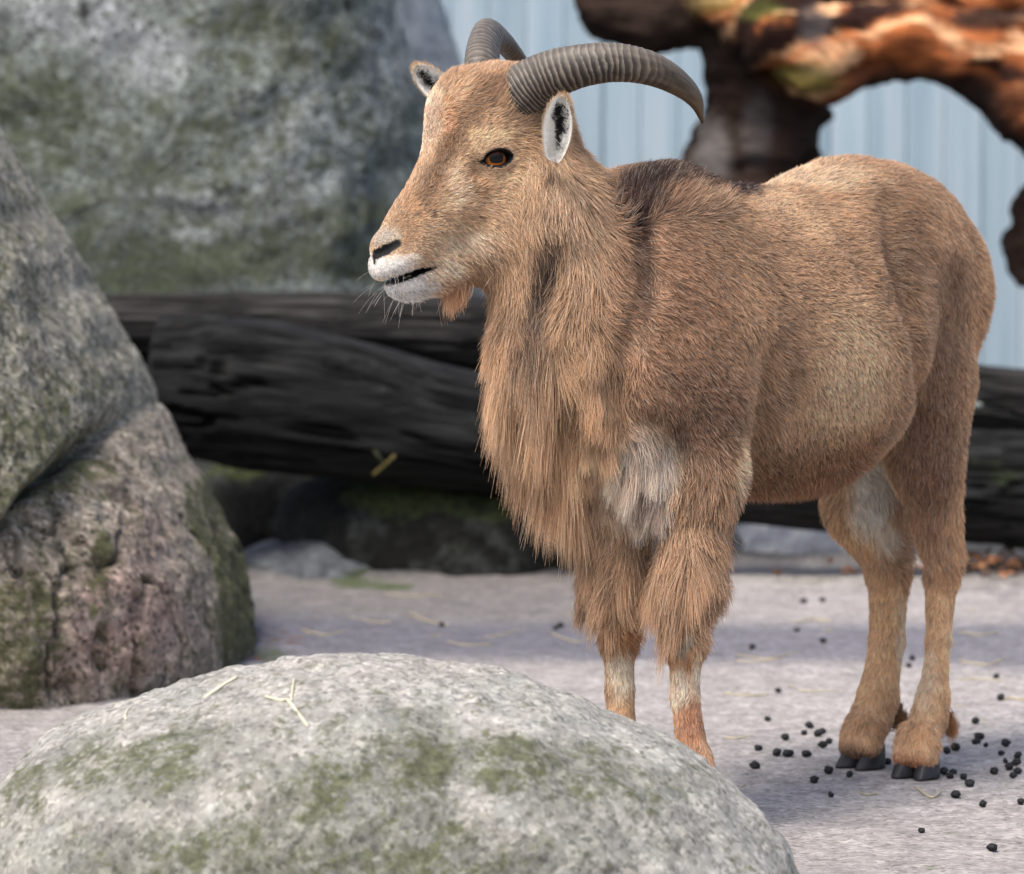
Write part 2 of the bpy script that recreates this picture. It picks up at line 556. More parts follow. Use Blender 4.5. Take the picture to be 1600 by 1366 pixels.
# trunk
patch(1060, 520, 150, 330, srgb(160, 118, 90), 0.8)
patch(1090, 650, 100, 120, srgb(120, 86, 66), 0.85)
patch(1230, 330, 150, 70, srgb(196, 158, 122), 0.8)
patch(1330, 590, 130, 150, srgb(206, 170, 134), 0.9)  # lit crescent of the flank, painted in as a pale patch
patch(1400, 330, 90, 100, srgb(146, 110, 80), 0.8)
patch(1390, 420, 50, 90, srgb(118, 88, 66), 0.75)
patch(1250, 275, 170, 35, srgb(205, 172, 140), 0.8)  # bright rim of light along the back, painted into the coat
patch(1190, 760, 220, 75, srgb(120, 78, 44), 0.95, 0.25)  # orange-brown belly with the shading of its underside painted in
patch(1310, 725, 130, 70, srgb(134, 90, 52), 0.85, 0.25)  # painted underside shading carried on towards the flank
patch(1470, 560, 70, 250, srgb(134, 98, 72), 0.85)
patch(1460, 740, 55, 130, srgb(140, 100, 76), 0.8)
patch(1535, 500, 30, 170, srgb(196, 148, 104), 0.7)
patch(1500, 830, 22, 120, srgb(196, 150, 104), 0.7)
patch(1157, 720, 14, 60, srgb(214, 184, 150), 0.9, 0.03)
# withers and the dark seam down the shoulder
for x, y, rx, rz, Y in ((1160, 286, 46, 26, 5.46), (1110, 282, 50, 36, 5.42), (1060, 274, 54, 48, 5.38), (1010, 290, 50, 58, 5.33), (984, 318, 36, 58, 5.28)):
    patch(x, y, rx, rz, srgb(52, 32, 28), 1.0, 0.24, Y=Y)
patch(1056, 312, 30, 16, srgb(170, 124, 92), 0.75, 0.07)
patch(985, 322, 34, 34, srgb(88, 58, 52), 0.95, 0.08)
patch(1003, 350, 20, 50, srgb(72, 48, 42), 1.0, 0.06)
patch(1002, 440, 22, 95, srgb(92, 66, 56), 0.8, 0.06)
patch(952, 590, 26, 42, srgb(52, 36, 28), 0.85, 0.05)
patch(1048, 690, 30, 60, srgb(88, 62, 50), 0.75, 0.06)
# neck
patch(880, 330, 75, 150, srgb(190, 158, 132), 0.7)
patch(915, 250, 24, 90, srgb(200, 158, 116), 0.7)
patch(840, 520, 110, 160, srgb(166, 131, 101), 0.9)
patch(858, 415, 26, 70, srgb(56, 42, 38), 0.95, 0.07)
patch(838, 490, 24, 80, srgb(84, 62, 52), 0.8, 0.07)
patch(800, 450, 16, 50, srgb(110, 78, 58), 0.6, 0.05)
patch(800, 400, 60, 60, srgb(178, 142, 112), 0.8, 0.06)
# chest
patch(900, 640, 80, 150, srgb(172, 135, 102), 0.8)
patch(935, 790, 60, 60, srgb(206, 172, 140), 0.8, 0.12)
patch(915, 700, 60, 90, srgb(196, 160, 128), 0.7, 0.10)
patch(990, 742, 84, 96, srgb(222, 192, 164), 0.85, 0.12)
patch(1008, 735, 52, 80, srgb(246, 226, 208), 0.9, 0.12)
# forelegs
patch(1090, 860, 70, 110, srgb(162, 125, 97), 0.8, 0.06)
patch(950, 880, 60, 110, srgb(180, 142, 110), 0.8, 0.06)
patch(1065, 1030, 45, 40, srgb(164, 112, 62), 0.95, 0.04)
patch(968, 1000, 40, 35, srgb(164, 112, 62), 0.9, 0.04)
patch(1062, 1070, 22, 46, srgb(232, 212, 186), 1.0, 0.04)
patch(1092, 1050, 12, 60, srgb(232, 212, 186), 0.9, 0.03)
patch(966, 1055, 30, 40, srgb(230, 212, 186), 1.0, 0.04)
patch(968, 1120, 26, 36, srgb(202, 160, 118), 0.9, 0.04)
patch(1075, 1135, 30, 60, srgb(170, 116, 84), 0.95, 0.04)
patch(1075, 1205, 45, 50, srgb(180, 122, 86), 0.9, 0.04)
patch(1068, 998, 17, 26, srgb(128, 132, 132), 0.95, 0.02)
# hind legs
for x, y, Y in ((1470, 960, 5.74), (1462, 1050, 5.73), (1384, 960, 5.84), (1376, 1060, 5.82)):
    patch(x, y, 50, 80, srgb(216, 170, 118), 0.95, 0.06, Y=Y)
patch(1450, 1060, 16, 70, srgb(224, 196, 164), 0.7, 0.03)
patch(1492, 1050, 10, 90, srgb(232, 206, 172), 0.8, 0.03)
patch(1408, 1000, 12, 90, srgb(232, 206, 172), 0.8, 0.03)
patch(1430, 1150, 50, 42, srgb(204, 158, 112), 0.8, 0.06)
patch(1425, 1195, 50, 24, srgb(160, 98, 54), 0.95, 0.06)
patch(1340, 1140, 50, 36, srgb(204, 158, 112), 0.8, 0.06)
patch(1335, 1180, 55, 24, srgb(104, 64, 40), 0.95, 0.06)
patch(1340, 800, 60, 80, srgb(198, 156, 112), 0.8, 0.08)
patch(1358, 765, 40, 72, srgb(246, 238, 224), 1.0, 0.10)
patch(1385, 830, 20, 40, srgb(236, 222, 202), 0.8, 0.08)
patch(1475, 900, 30, 30, srgb(166, 122, 88), 0.7, 0.05)
# head
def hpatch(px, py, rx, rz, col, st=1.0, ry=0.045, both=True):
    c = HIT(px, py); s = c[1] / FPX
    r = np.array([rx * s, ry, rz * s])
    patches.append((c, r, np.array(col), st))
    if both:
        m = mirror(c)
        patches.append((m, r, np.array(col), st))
hpatch(740, 260, 130, 130, srgb(188, 152, 120), 0.9, 0.2, False)
hpatch(640, 370, 70, 70, srgb(190, 156, 126), 0.8, 0.1, False)
hpatch(678, 185, 34, 60, srgb(224, 188, 158), 0.8)  # forehead highlight painted as a pale patch
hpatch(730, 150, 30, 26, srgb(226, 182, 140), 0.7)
for x, y, rx, rz in ((770, 138, 34, 24), (750, 158, 26, 26), (733, 182, 24, 30), (718, 208, 24, 34), (706, 235, 24, 36), (694, 262, 24, 36), (680, 290, 22, 36), (664, 318, 20, 30)):
    hpatch(x, y, rx, rz, srgb(112, 78, 52), 0.62, 0.035, False)
hpatch(700, 185, 16, 40, srgb(196, 134, 86), 0.6, 0.03, False)
hpatch(645, 320, 22, 50, srgb(180, 136, 98), 0.7, 0.03, False)
hpatch(625, 350, 22, 30, srgb(158, 118, 82), 0.7, 0.03, False)
hpatch(770, 215, 40, 12, srgb(214, 178, 134), 0.9, 0.03)
hpatch(745, 228, 12, 20, srgb(214, 178, 134), 0.8, 0.03)
hpatch(785, 275, 34, 12, srgb(206, 170, 132), 0.8, 0.03)
hpatch(745, 290, 26, 26, srgb(150, 108, 76), 0.6, 0.03)
hpatch(715, 300, 20, 50, srgb(206, 174, 148), 0.7, 0.03)
hpatch(720, 380, 60, 30, srgb(208, 182, 156), 0.8, 0.04)
hpatch(690, 420, 40, 24, srgb(210, 186, 160), 0.8, 0.04)
hpatch(838, 170, 12, 40, srgb(110, 80, 60), 0.6, 0.03)
hpatch(848, 258, 12, 24, srgb(90, 68, 56), 0.8, 0.02)
hpatch(752, 344, 6, 6, srgb(80, 56, 46), 0.7, 0.01, False)
hpatch(672, 340, 6, 5, srgb(60, 42, 36), 0.9, 0.01, False)
hpatch(648, 332, 5, 4, srgb(70, 50, 42), 0.8, 0.01, False)
hpatch(598, 362, 24, 17, srgb(176, 164, 156), 0.95, 0.04, False)
WHITE = srgb(240, 238, 234)
hpatch(605, 415, 46, 24, WHITE, 1.0, 0.06, False)
hpatch(580, 410, 22, 26, WHITE, 1.0, 0.06, False)
hpatch(650, 448, 30, 30, WHITE, 1.0, 0.06, False)
hpatch(620, 455, 36, 22, WHITE, 1.0, 0.06, False)
hpatch(640, 402, 22, 12, srgb(214, 200, 186), 0.8, 0.03)
BLACK = np.array([0.008, 0.008, 0.009])
def near_seg(V, a, b, r, soft):
    ba = b - a; t = np.clip((V - a) @ ba / ba.dot(ba), 0, 1)
    d = np.linalg.norm(V - a - t[:, None] * ba, axis=1)
    return 1 - sstep(r, r + soft, d)
MOUTH_A, MOUTH_B = HP(668, 414), HP(578, 449)
def coat(V):
    V = np.asarray(V, np.float64)
    C = np.tile(TAN, (len(V), 1))
    w = np.stack([fbm(V * 14 + 3, 3), fbm(V * 14 + 31, 3), fbm(V * 14 + 57, 3)], -1)
    Vn = V + w * 0.016 + np.stack([fbm(V * 70 + 3, 2), fbm(V * 70 + 31, 2), fbm(V * 70 + 57, 2)], -1) * 0.006
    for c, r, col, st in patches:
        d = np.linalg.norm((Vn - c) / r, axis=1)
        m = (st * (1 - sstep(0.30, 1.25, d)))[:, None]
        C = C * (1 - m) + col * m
    n = (fbm(V * 22, 4) + 0.6 * fbm(V * 7 + 40, 3))[:, None]
    lw = sstep(0.28, 0.55, C @ np.array([0.3, 0.6, 0.1]))[:, None]
    C = C * (1 + 0.22 * n) * (np.array([1.43, 1.40, 1.15]) * (1 - lw) + np.array([1.44, 1.38, 1.32]) * lw)
    lum = (C @ np.array([0.3, 0.6, 0.1]))[:, None]
    C = C * 0.76 + lum * np.array([1.02, 1.0, 0.97]) * 0.24
    mxc = C.max(1)[:, None]
    return C * np.minimum(1, 0.80 / mxc) * (1 - 0.0 * mxc)
def features(V, C):
    """black skin: nostrils, mouth, eye rims"""
    C = C.copy()
    for f in (lambda v: v, mirror):
        m = np.maximum(near_seg(V, f(nh0), f(nh1), 0.0062, 0.003), near_seg(V, f(nh1), f(nh2), 0.0046, 0.003))[:, None]
        C = C * (1 - m) + BLACK * m
    m = near_seg(V, f(HIT(583, 398)), f(HIT(584, 408)), 0.003, 0.002)[:, None]
    m = near_seg(V, HIT(583, 400), HIT(585, 410), 0.0022, 0.002)[:, None]
    C = C * (1 - m) + BLACK * m
    q = (V - mc) @ mo[0]; u = (V - mc) @ mo[2]
    e = np.sqrt(np.clip(1 - (q / (mlen * 1.02)) ** 2, 0, 1)) * 0.0045
    m = ((1 - sstep(0.0, 0.003, np.abs(u) - e)) * (np.abs(q) < mlen) * (np.linalg.norm(V - mc, axis=1) < 0.07))[:, None]
    C = C * (1 - m) + BLACK * 1.4 * m
    for c, n, a, b in EYES:
        D = V - c; q = D @ a; r = D @ b; t = D @ n
        e = np.maximum(r - almond(q, True), almond(q, False) - r)
        e = np.where(np.abs(q) > 0.0215, 0.02, e)
        m = (1 - sstep(0.0016, 0.0036, e)) * (t > 0) * (np.linalg.norm(D, axis=1) < 0.03)
        m2 = near_seg(V, c + a * 0.0205 + n * 0.010 - b * 0.0015, c + a * 0.030 + n * 0.012 - b * 0.004, 0.0022, 0.002)
        m = np.maximum(m, m2)[:, None]
        C = C * (1 - m) + BLACK * m
    return C
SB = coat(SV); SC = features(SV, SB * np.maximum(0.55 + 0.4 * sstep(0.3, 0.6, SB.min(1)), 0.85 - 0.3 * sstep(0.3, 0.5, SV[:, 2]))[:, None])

sheep = empty('barbary_sheep', G(1180, 1240))
tag(sheep, 'tan horned wild sheep with long throat mane standing behind the low mossy boulder', 'sheep')
skin_mat = attr_mat('skin', 0.75, 0.25)
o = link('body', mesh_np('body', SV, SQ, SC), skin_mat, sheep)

# ------------------------------------------------------------------ eyes
def uv_sphere(c, r, nu=64, nv=40, axis=None, radii=None):
    th = np.linspace(0.02, np.pi - 0.02, nv); ph = np.linspace(0, 2 * np.pi, nu, endpoint=False)
    T, H = np.meshgrid(th, ph, indexing='ij')
    D = np.stack([np.sin(T) * np.cos(H), np.sin(T) * np.sin(H), np.cos(T)], -1).reshape(-1, 3)
    idx = np.arange(nu * nv).reshape(nv, nu)
    q = np.stack([idx[:-1], np.roll(idx[:-1], -1, 1), np.roll(idx[1:], -1, 1), idx[1:]], -1).reshape(-1, 4)[:, ::-1]
    return D, q
eye_mat = attr_mat('eyeball', 0.35, 0.08)
b_ = eye_mat.node_tree.nodes['Principled BSDF']
b_.inputs['Coat Weight'].default_value = 0.28; b_.inputs['Coat Roughness'].default_value = 0.02
D, q = uv_sphere(None, 1, 160, 100)
for c, n, a, b in EYES:
    g = unit(n * 0.93 + a * 0.06 - b * 0.16)
    ha = unit(a - g * a.dot(g)); hb_ = unit(np.cross(g, ha)); hb_ = hb_ if hb_[2] > 0 else -hb_
    ang = np.arccos(np.clip(D @ g, -1, 1)); pa = D @ ha; pb = D @ hb_
    C = np.tile(srgb(30, 20, 16), (len(D), 1))
    rr = ang / 0.80
    fib = 0.75 + 0.5 * fbm(np.stack([np.arctan2(pb, pa) * 9, rr * 1.5, rr * 0], -1), 3)
    iris = (1 - sstep(0.92, 1.0, rr))[:, None]
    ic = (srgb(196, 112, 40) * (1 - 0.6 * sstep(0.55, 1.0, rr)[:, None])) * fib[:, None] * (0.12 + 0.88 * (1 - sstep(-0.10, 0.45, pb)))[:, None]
    C = C * (1 - iris) + ic * iris
    pup = (1 - sstep(0.9, 1.08, ((np.abs(pa) / 0.50) ** 3 + (np.abs(pb - 0.14) / 0.30) ** 3)))[:, None]
    C = C * (1 - pup) + BLACK * 0.5 * pup
    link('eye', mesh_np('eye', c + D * EYE_R * 1.0, q, C), eye_mat, sheep)
    # lids: a rounded rim along the opening
    t = np.linspace(0, 2 * np.pi, 72, endpoint=False)
    aa = 0.0212 * np.cos(t)
    bb = np.where(np.sin(t) >= 0, almond(aa, True), almond(aa, False))
    nn = np.sqrt(np.clip((EYE_R + 0.0012) ** 2 - aa ** 2 - bb ** 2, 0.010 ** 2, None))
    loop = c + a * aa[:, None] + b * bb[:, None] + n * nn[:, None]
    loop = np.vstack([loop, loop[:1]])
    v, qq, _ = tube_np(loop, 0.0013, 8, up=n)
    lid = link('eyelid', mesh_np('eyelid', v, qq, np.tile(BLACK, (len(v), 1))), eye_mat, sheep)

# ------------------------------------------------------------------ horns
horn_mat = attr_mat('horn', 0.5, 0.35)
def horn(ctrl, rads, n_rings, seed, up):
    path = curve_pts(ctrl, 420); 
    s = np.linspace(0, 1, 420)
    rad = np.interp(s, np.linspace(0, 1, len(rads)), rads)
    rad = np.convolve(np.pad(rad, 12, 'edge'), np.ones(25) / 25, 'valid')
    ph0 = s ** 0.85 * n_rings
    def shape(S, A):
        ph = S ** 0.85 * n_rings + 0.30 * np.cos(A + 0.4) + 0.22 * fbm(np.stack([S * 40, np.cos(A) * 1.2 + seed, np.sin(A) * 1.2], -1), 3) * 2
        ph = ph + 0.35 * fbm(np.stack([S * 9 + seed, S * 0, S * 0], -1), 2); saw = (ph % 1.0)
        amp = 0.034 * (1 - sstep(0.55, 0.80, S)) * (0.55 + 0.45 * sstep(-0.6, 0.6, np.cos(A - 0.5)))
        prof = 1 + 0.10 * np.cos(2 * A) + 0.05 * np.cos(3 * A + 0.5)
        return prof * (1 + amp * (saw ** 1.6 - 0.5) + 0.012 * fbm(np.stack([S * 60, np.cos(A) * 3, np.sin(A) * 3 + seed], -1), 3))
    v, q, (S, A) = tube_np(path, rad, 72, up=up, shape=shape)
    ph = (S ** 0.85 * n_rings + 0.30 * np.cos(A + 0.4) + 0.44 * fbm(np.stack([S * 40, np.cos(A) * 1.2 + seed, np.sin(A) * 1.2], -1), 3)) % 1.0
    dark = srgb(42, 35, 30); pale = srgb(114, 104, 92)
    ph = (ph + 0.35 * fbm(np.stack([S * 9 + seed, S * 0, S * 0], -1), 2)) % 1.0
    grain = fbm(np.stack([S * 16, np.cos(A) * 5, np.sin(A) * 5 + seed], -1), 4)[..., None]
    und = sstep(0.1, 0.9, -np.cos(A))[..., None] * 0.45
    m = (sstep(0.35, 0.95, ph) * (1 - sstep(0.55, 0.8, S)))[..., None]
    C = dark * (1 - m) + pale * m
    tipm = sstep(0.45, 0.85, S)[..., None]
    C = C * (1 - tipm) + (srgb(84, 70, 54) * (1 + 0.5 * grain)) * tipm
    C = C * (1 + 0.45 * grain)
    topm = sstep(0.2, 0.95, np.cos(A))[..., None] * 0.4  # light grey highlight of the horn's top, painted into its colour
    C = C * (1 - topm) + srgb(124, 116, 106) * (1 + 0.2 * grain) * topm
    C = np.clip(C.reshape(-1, 3), 0.01, 0.9); C = np.vstack([C, C[:1], C[-1:]])
    return mesh_np('horn', v, q, C)
near_path = [P(782, 178, 5.17), P(813, 147, 5.165), P(853, 122, 5.155), P(905, 105, 5.14), P(960, 99, 5.14), P(1012, 107, 5.15), P(1055, 127, 5.18), P(1086, 155, 5.22), P(1098, 191, 5.26)]
me = horn(near_path, [.026, .0315, .0290, .0250, .0226, .0200, .0160, .0105, .0018], 46, 2.0, (0, 0, 1))
link('horn', me, horn_mat, sheep)
far_path = [P(752, 160, 5.25), P(752, 120, 5.26), P(753, 85, 5.30), P(762, 56, 5.36), P(782, 62, 5.43), P(806, 88, 5.48), P(828, 122, 5.50), P(840, 160, 5.50)]
me = horn(far_path, [.026, .0265, .0240, .0205, .0150, .0125, .0095, .0020], 40, 9.0, (-0.2, -1, 0.3))
link('horn', me, horn_mat, sheep)

# ------------------------------------------------------------------ ears
EARS = []
def ear(B, T, W, N, wmax, cup, seed):
    nu, nv = 64, 44
    u = np.linspace(0, 1, nu); v = np.linspace(-1, 1, nv)
    U_, V_ = np.meshgrid(u, v, indexing='ij')
    ww = wmax * (np.clip(np.sin(np.pi * np.clip(U_ ** 1.25, 0, 1)), 0, 1) ** 0.55 * 0.9 + 0.36 * (1 - U_) ** 2)
    L = np.linalg.norm(T - B)
    X = B + U_[..., None] * (T - B) + (V_ * ww)[..., None] * W
    depth = cup * (V_ ** 2 - 0.75) * (0.35 + 0.65 * np.sin(np.pi * np.clip(U_, 0, 1) ** 0.7)) + 0.006 * U_ ** 2
    X = X + (depth)[..., None] * N
    inner = X.reshape(-1, 3)
    th = 0.0022 * (1 - np.abs(V_) ** 6) + 0.0006
    outer = (X - th[..., None] * N).reshape(-1, 3)
    idx = np.arange(nu * nv).reshape(nu, nv)
    q = np.stack([idx[:-1, :-1], idx[1:, :-1], idx[1:, 1:], idx[:-1, 1:]], -1).reshape(-1, 4)
    q2 = q[:, ::-1] + nu * nv
    e = []
    rim = list(idx[0]) + list(idx[1:, -1]) + list(idx[-1, ::-1][1:]) + list(idx[::-1, 0][1:])
    for i in range(len(rim) - 1):
        e.append([rim[i], rim[i + 1], rim[i + 1] + nu * nv, rim[i] + nu * nv])
    f = fbm(np.stack([U_ * 6 + V_ * 2, V_ * 3 - U_ * 3 + seed, U_ * 0], -1), 3)
    g = fbm(np.stack([U_ * 9 - np.abs(V_) * 7, V_ * 9, U_ * 0 + seed + 5], -1), 3)
    mid = 1 - sstep(0.30, 0.44, np.abs(V_ + 0.05 - 0.12 * np.sin(U_ * 6) + 0.35 * f))
    mid = mid * sstep(0.12, 0.24, U_) * (1 - sstep(0.84, 0.9, U_))
    br = sstep(-0.12, 0.02, g) * (1 - sstep(0.55, 0.80, np.abs(V_))) * sstep(0.40, 0.55, U_) * (1 - sstep(0.86, 0.92, U_))
    for u0, sg in ((0.30, 1), (0.42, -1), (0.52, 1), (0.62, -1), (0.70, 1)):
        q_ = np.abs(V_ + 0.05 - sg * (U_ - u0) * 2.4 + 0.16 * f)
        br = np.maximum(br * 0.0, br) if u0 > 0.9 else br
        mid = np.maximum(mid, (1 - sstep(0.07, 0.16, q_)) * (sg * V_ > -0.05) * (1 - sstep(0.55, 0.75, np.abs(V_))) * (U_ > u0 - 0.03))
    dark = np.clip(mid, 0, 1)[..., None]
    C = srgb(246, 243, 236) * (1 - dark) + np.array([0.010, 0.009, 0.009]) * dark
    rimc = np.maximum(sstep(0.90, 0.99, np.abs(V_)), sstep(0.95, 1, U_))[..., None]
    C = C * (1 - rimc) + srgb(206, 186, 152) * rimc
    tan = np.tile(srgb(196, 166, 130), (nu * nv, 1))
    me = mesh_np('ear', np.vstack([inner, outer]), np.vstack([q, q2, np.array(e)]), np.vstack([C.reshape(-1, 3), tan]))
    link('ear', me, skin_mat, sheep)
    EARS.append((X, C, N, W, unit(T - B), V_, U_, dark[..., 0]))
EB = P(864, 252, 5.115); ET = P(881, 151, 5.075)
eN = unit((-0.35, -0.93, 0.10)); eW = unit(np.cross(unit(ET - EB), eN))
if eW[0] < 0: eW = -eW
ear(EB, ET, eW, eN, 0.0212, 0.012, 1.0)
FBp = P(712, 164, 5.30); FT = P(650, 104, 5.30)
fN = unit((-0.30, -0.85, 0.05)); fd = unit(FT - FBp); fN = unit(fN - fd * fN.dot(fd)); fW = unit(np.cross(fd, fN))
ear(FBp, FT, fW, fN, 0.0185, 0.009, 4.0)

# ------------------------------------------------------------------ hooves and dewclaws
hoof_mat = attr_mat('hoof', 0.45, 0.4)
def toe(c, fwd, side_, L, Wd, Hh, seed):
    """one claw of a cloven hoof: flat sole, sloping wall, pointed towards the front"""
    n, r = 28, 9
    t = np.linspace(0, 2 * np.pi, n, endpoint=False)
    rows = []
    for k in range(r):
        z = k / (r - 1)
        ln = L * (1 - 0.34 * z); wd = Wd * (1 - 0.18 * z ** 2)
        x = np.cos(t); y = np.sin(t)
        taper = 1 - 0.38 * np.clip(x, 0, 1) ** 1.5
        p = c + fwd * ((x * ln * 0.5) - 0.16 * L * z)[:, None] + side_ * (y * wd * 0.5 * taper)[:, None] + ZZ * (Hh * z * (1 - 0.12 * x))[:, None]
        p = p * 1.0
        p += (0.0008 * math.sin(z * 26 + seed)) * (fwd * np.clip(x, 0, 1)[:, None])
        rows.append(p)
    rows.insert(0, c + (rows[0] - c) * 0.02)
    rows.append(rows[-1].mean(0) + (rows[-1] - rows[-1].mean(0)) * 0.02)
    V = np.vstack(rows); R = len(rows)
    idx = np.arange(R * n).reshape(R, n)
    q = np.stack([idx[:-1], np.roll(idx[:-1], -1, 1), np.roll(idx[1:], -1, 1), idx[1:]], -1).reshape(-1, 4)
    return V, q
def hoof(px, py, Y, az, scale=1.0, ground=0.0):
    c = P(px, py, Y); c[2] = 0.001
    fwd = unit((math.cos(math.radians(az)), math.sin(math.radians(az)), 0)); sd_ = np.array([-fwd[1], fwd[0], 0])
    h = bpy.data.objects.new('hoof', None); 
    VV, QQ = [], []; off = 0
    first = None
    for s in (-1, 1):
        f2 = unit(fwd + sd_ * s * 0.08)
        v, q = toe(c + sd_ * s * 0.0150 * scale, f2, np.array([-f2[1], f2[0], 0]), 0.056 * scale, 0.033 * scale, 0.027 * scale, s)
        C = np.clip(np.array([0.022, 0.020, 0.021]) * (1 + 0.8 * fbm(v * 130, 3)[:, None]), 0.005, 1)
        if first is None:
            first = link('hoof', mesh_np('hoof', v, q, C), hoof_mat, sheep)
        else:
            link('claw', mesh_np('claw', v, q, C), hoof_mat, first)
AZF = 222     # the way the animal's feet point, degrees from +X
for f_ in FEET: hoof(*f_)
DEW = [(1458, 1130, 5.79, 1), (1480, 1128, 5.765, -1), (1385, 1118, 5.89, 1), (1404, 1114, 5.865, -1), (1102, 1215, 5.235, 1), (990, 1200, 5.31, 1)]
for px, py, Y, s in DEW:
    p = P(px, py, Y)
    path = np.stack([p + ZZ * 0.010 - AX * 0.006, p + AX * 0.001, p + AX * 0.006 - ZZ * 0.012])
    v, q, _ = tube_np(curve_pts(path, 12), np.linspace(0.0095, 0.0035, 12), 12)
    link('dewclaw', mesh_np('dewclaw', v, q, np.tile(srgb(120, 84, 56), (len(v), 1))), hoof_mat, sheep)

# a little of the lower teeth in the open mouth
tooth_mat = attr_mat('tooth', 0.3, 0.5)
TD, TQ = uv_sphere(None, 1, 14, 9)
for px, py in ((626, 434.5), (633, 432)):
    c = HP(px, py, 0.0140)
    link('tooth', mesh_np('tooth', c + TD * np.array([0.0030, 0.0020, 0.0026]), TQ, np.tile(srgb(150, 136, 106), (len(TD), 1))), tooth_mat, sheep)
# ------------------------------------------------------------------ materials of the setting
def nodes_of(m):
    m.use_nodes = True
    return m.node_tree, m.node_tree.nodes, m.node_tree.links
def ramp(N, stops):
    r = N.new('ShaderNodeValToRGB'); e = r.color_ramp.elements
    e[0].position, e[0].color = stops[0][0], (*stops[0][1], 1)
    e[1].position, e[1].color = stops[-1][0], (*stops[-1][1], 1)
    for p, c in stops[1:-1]:
        x = e.new(p); x.color = (*c, 1)
    return r
def g3(v): return (v, v, v)
def mixc(N, L, a, b, fac, mode='MIX', f=1.0):
    m = N.new('ShaderNodeMix'); m.data_type = 'RGBA'; m.blend_type = mode; m.clamp_factor = True
    if fac is not None: L.new(fac, m.inputs[0])
    else: m.inputs[0].default_value = f
    for s, i in ((a, 6), (b, 7)):
        if hasattr(s, 'is_linked') or hasattr(s, 'links'): L.new(s, m.inputs[i])
        else: m.inputs[i].default_value = (*s, 1)
    return m.outputs[2]
def noise(N, L, vec, scale, detail=6, rough=0.6, dist=0.0):
    n = N.new('ShaderNodeTexNoise'); n.inputs['Scale'].default_value = scale; n.inputs['Detail'].default_value = detail
    n.inputs['Roughness'].default_value = rough; n.inputs['Distortion'].default_value = dist
    L.new(vec, n.inputs['Vector']); return n.outputs[0]

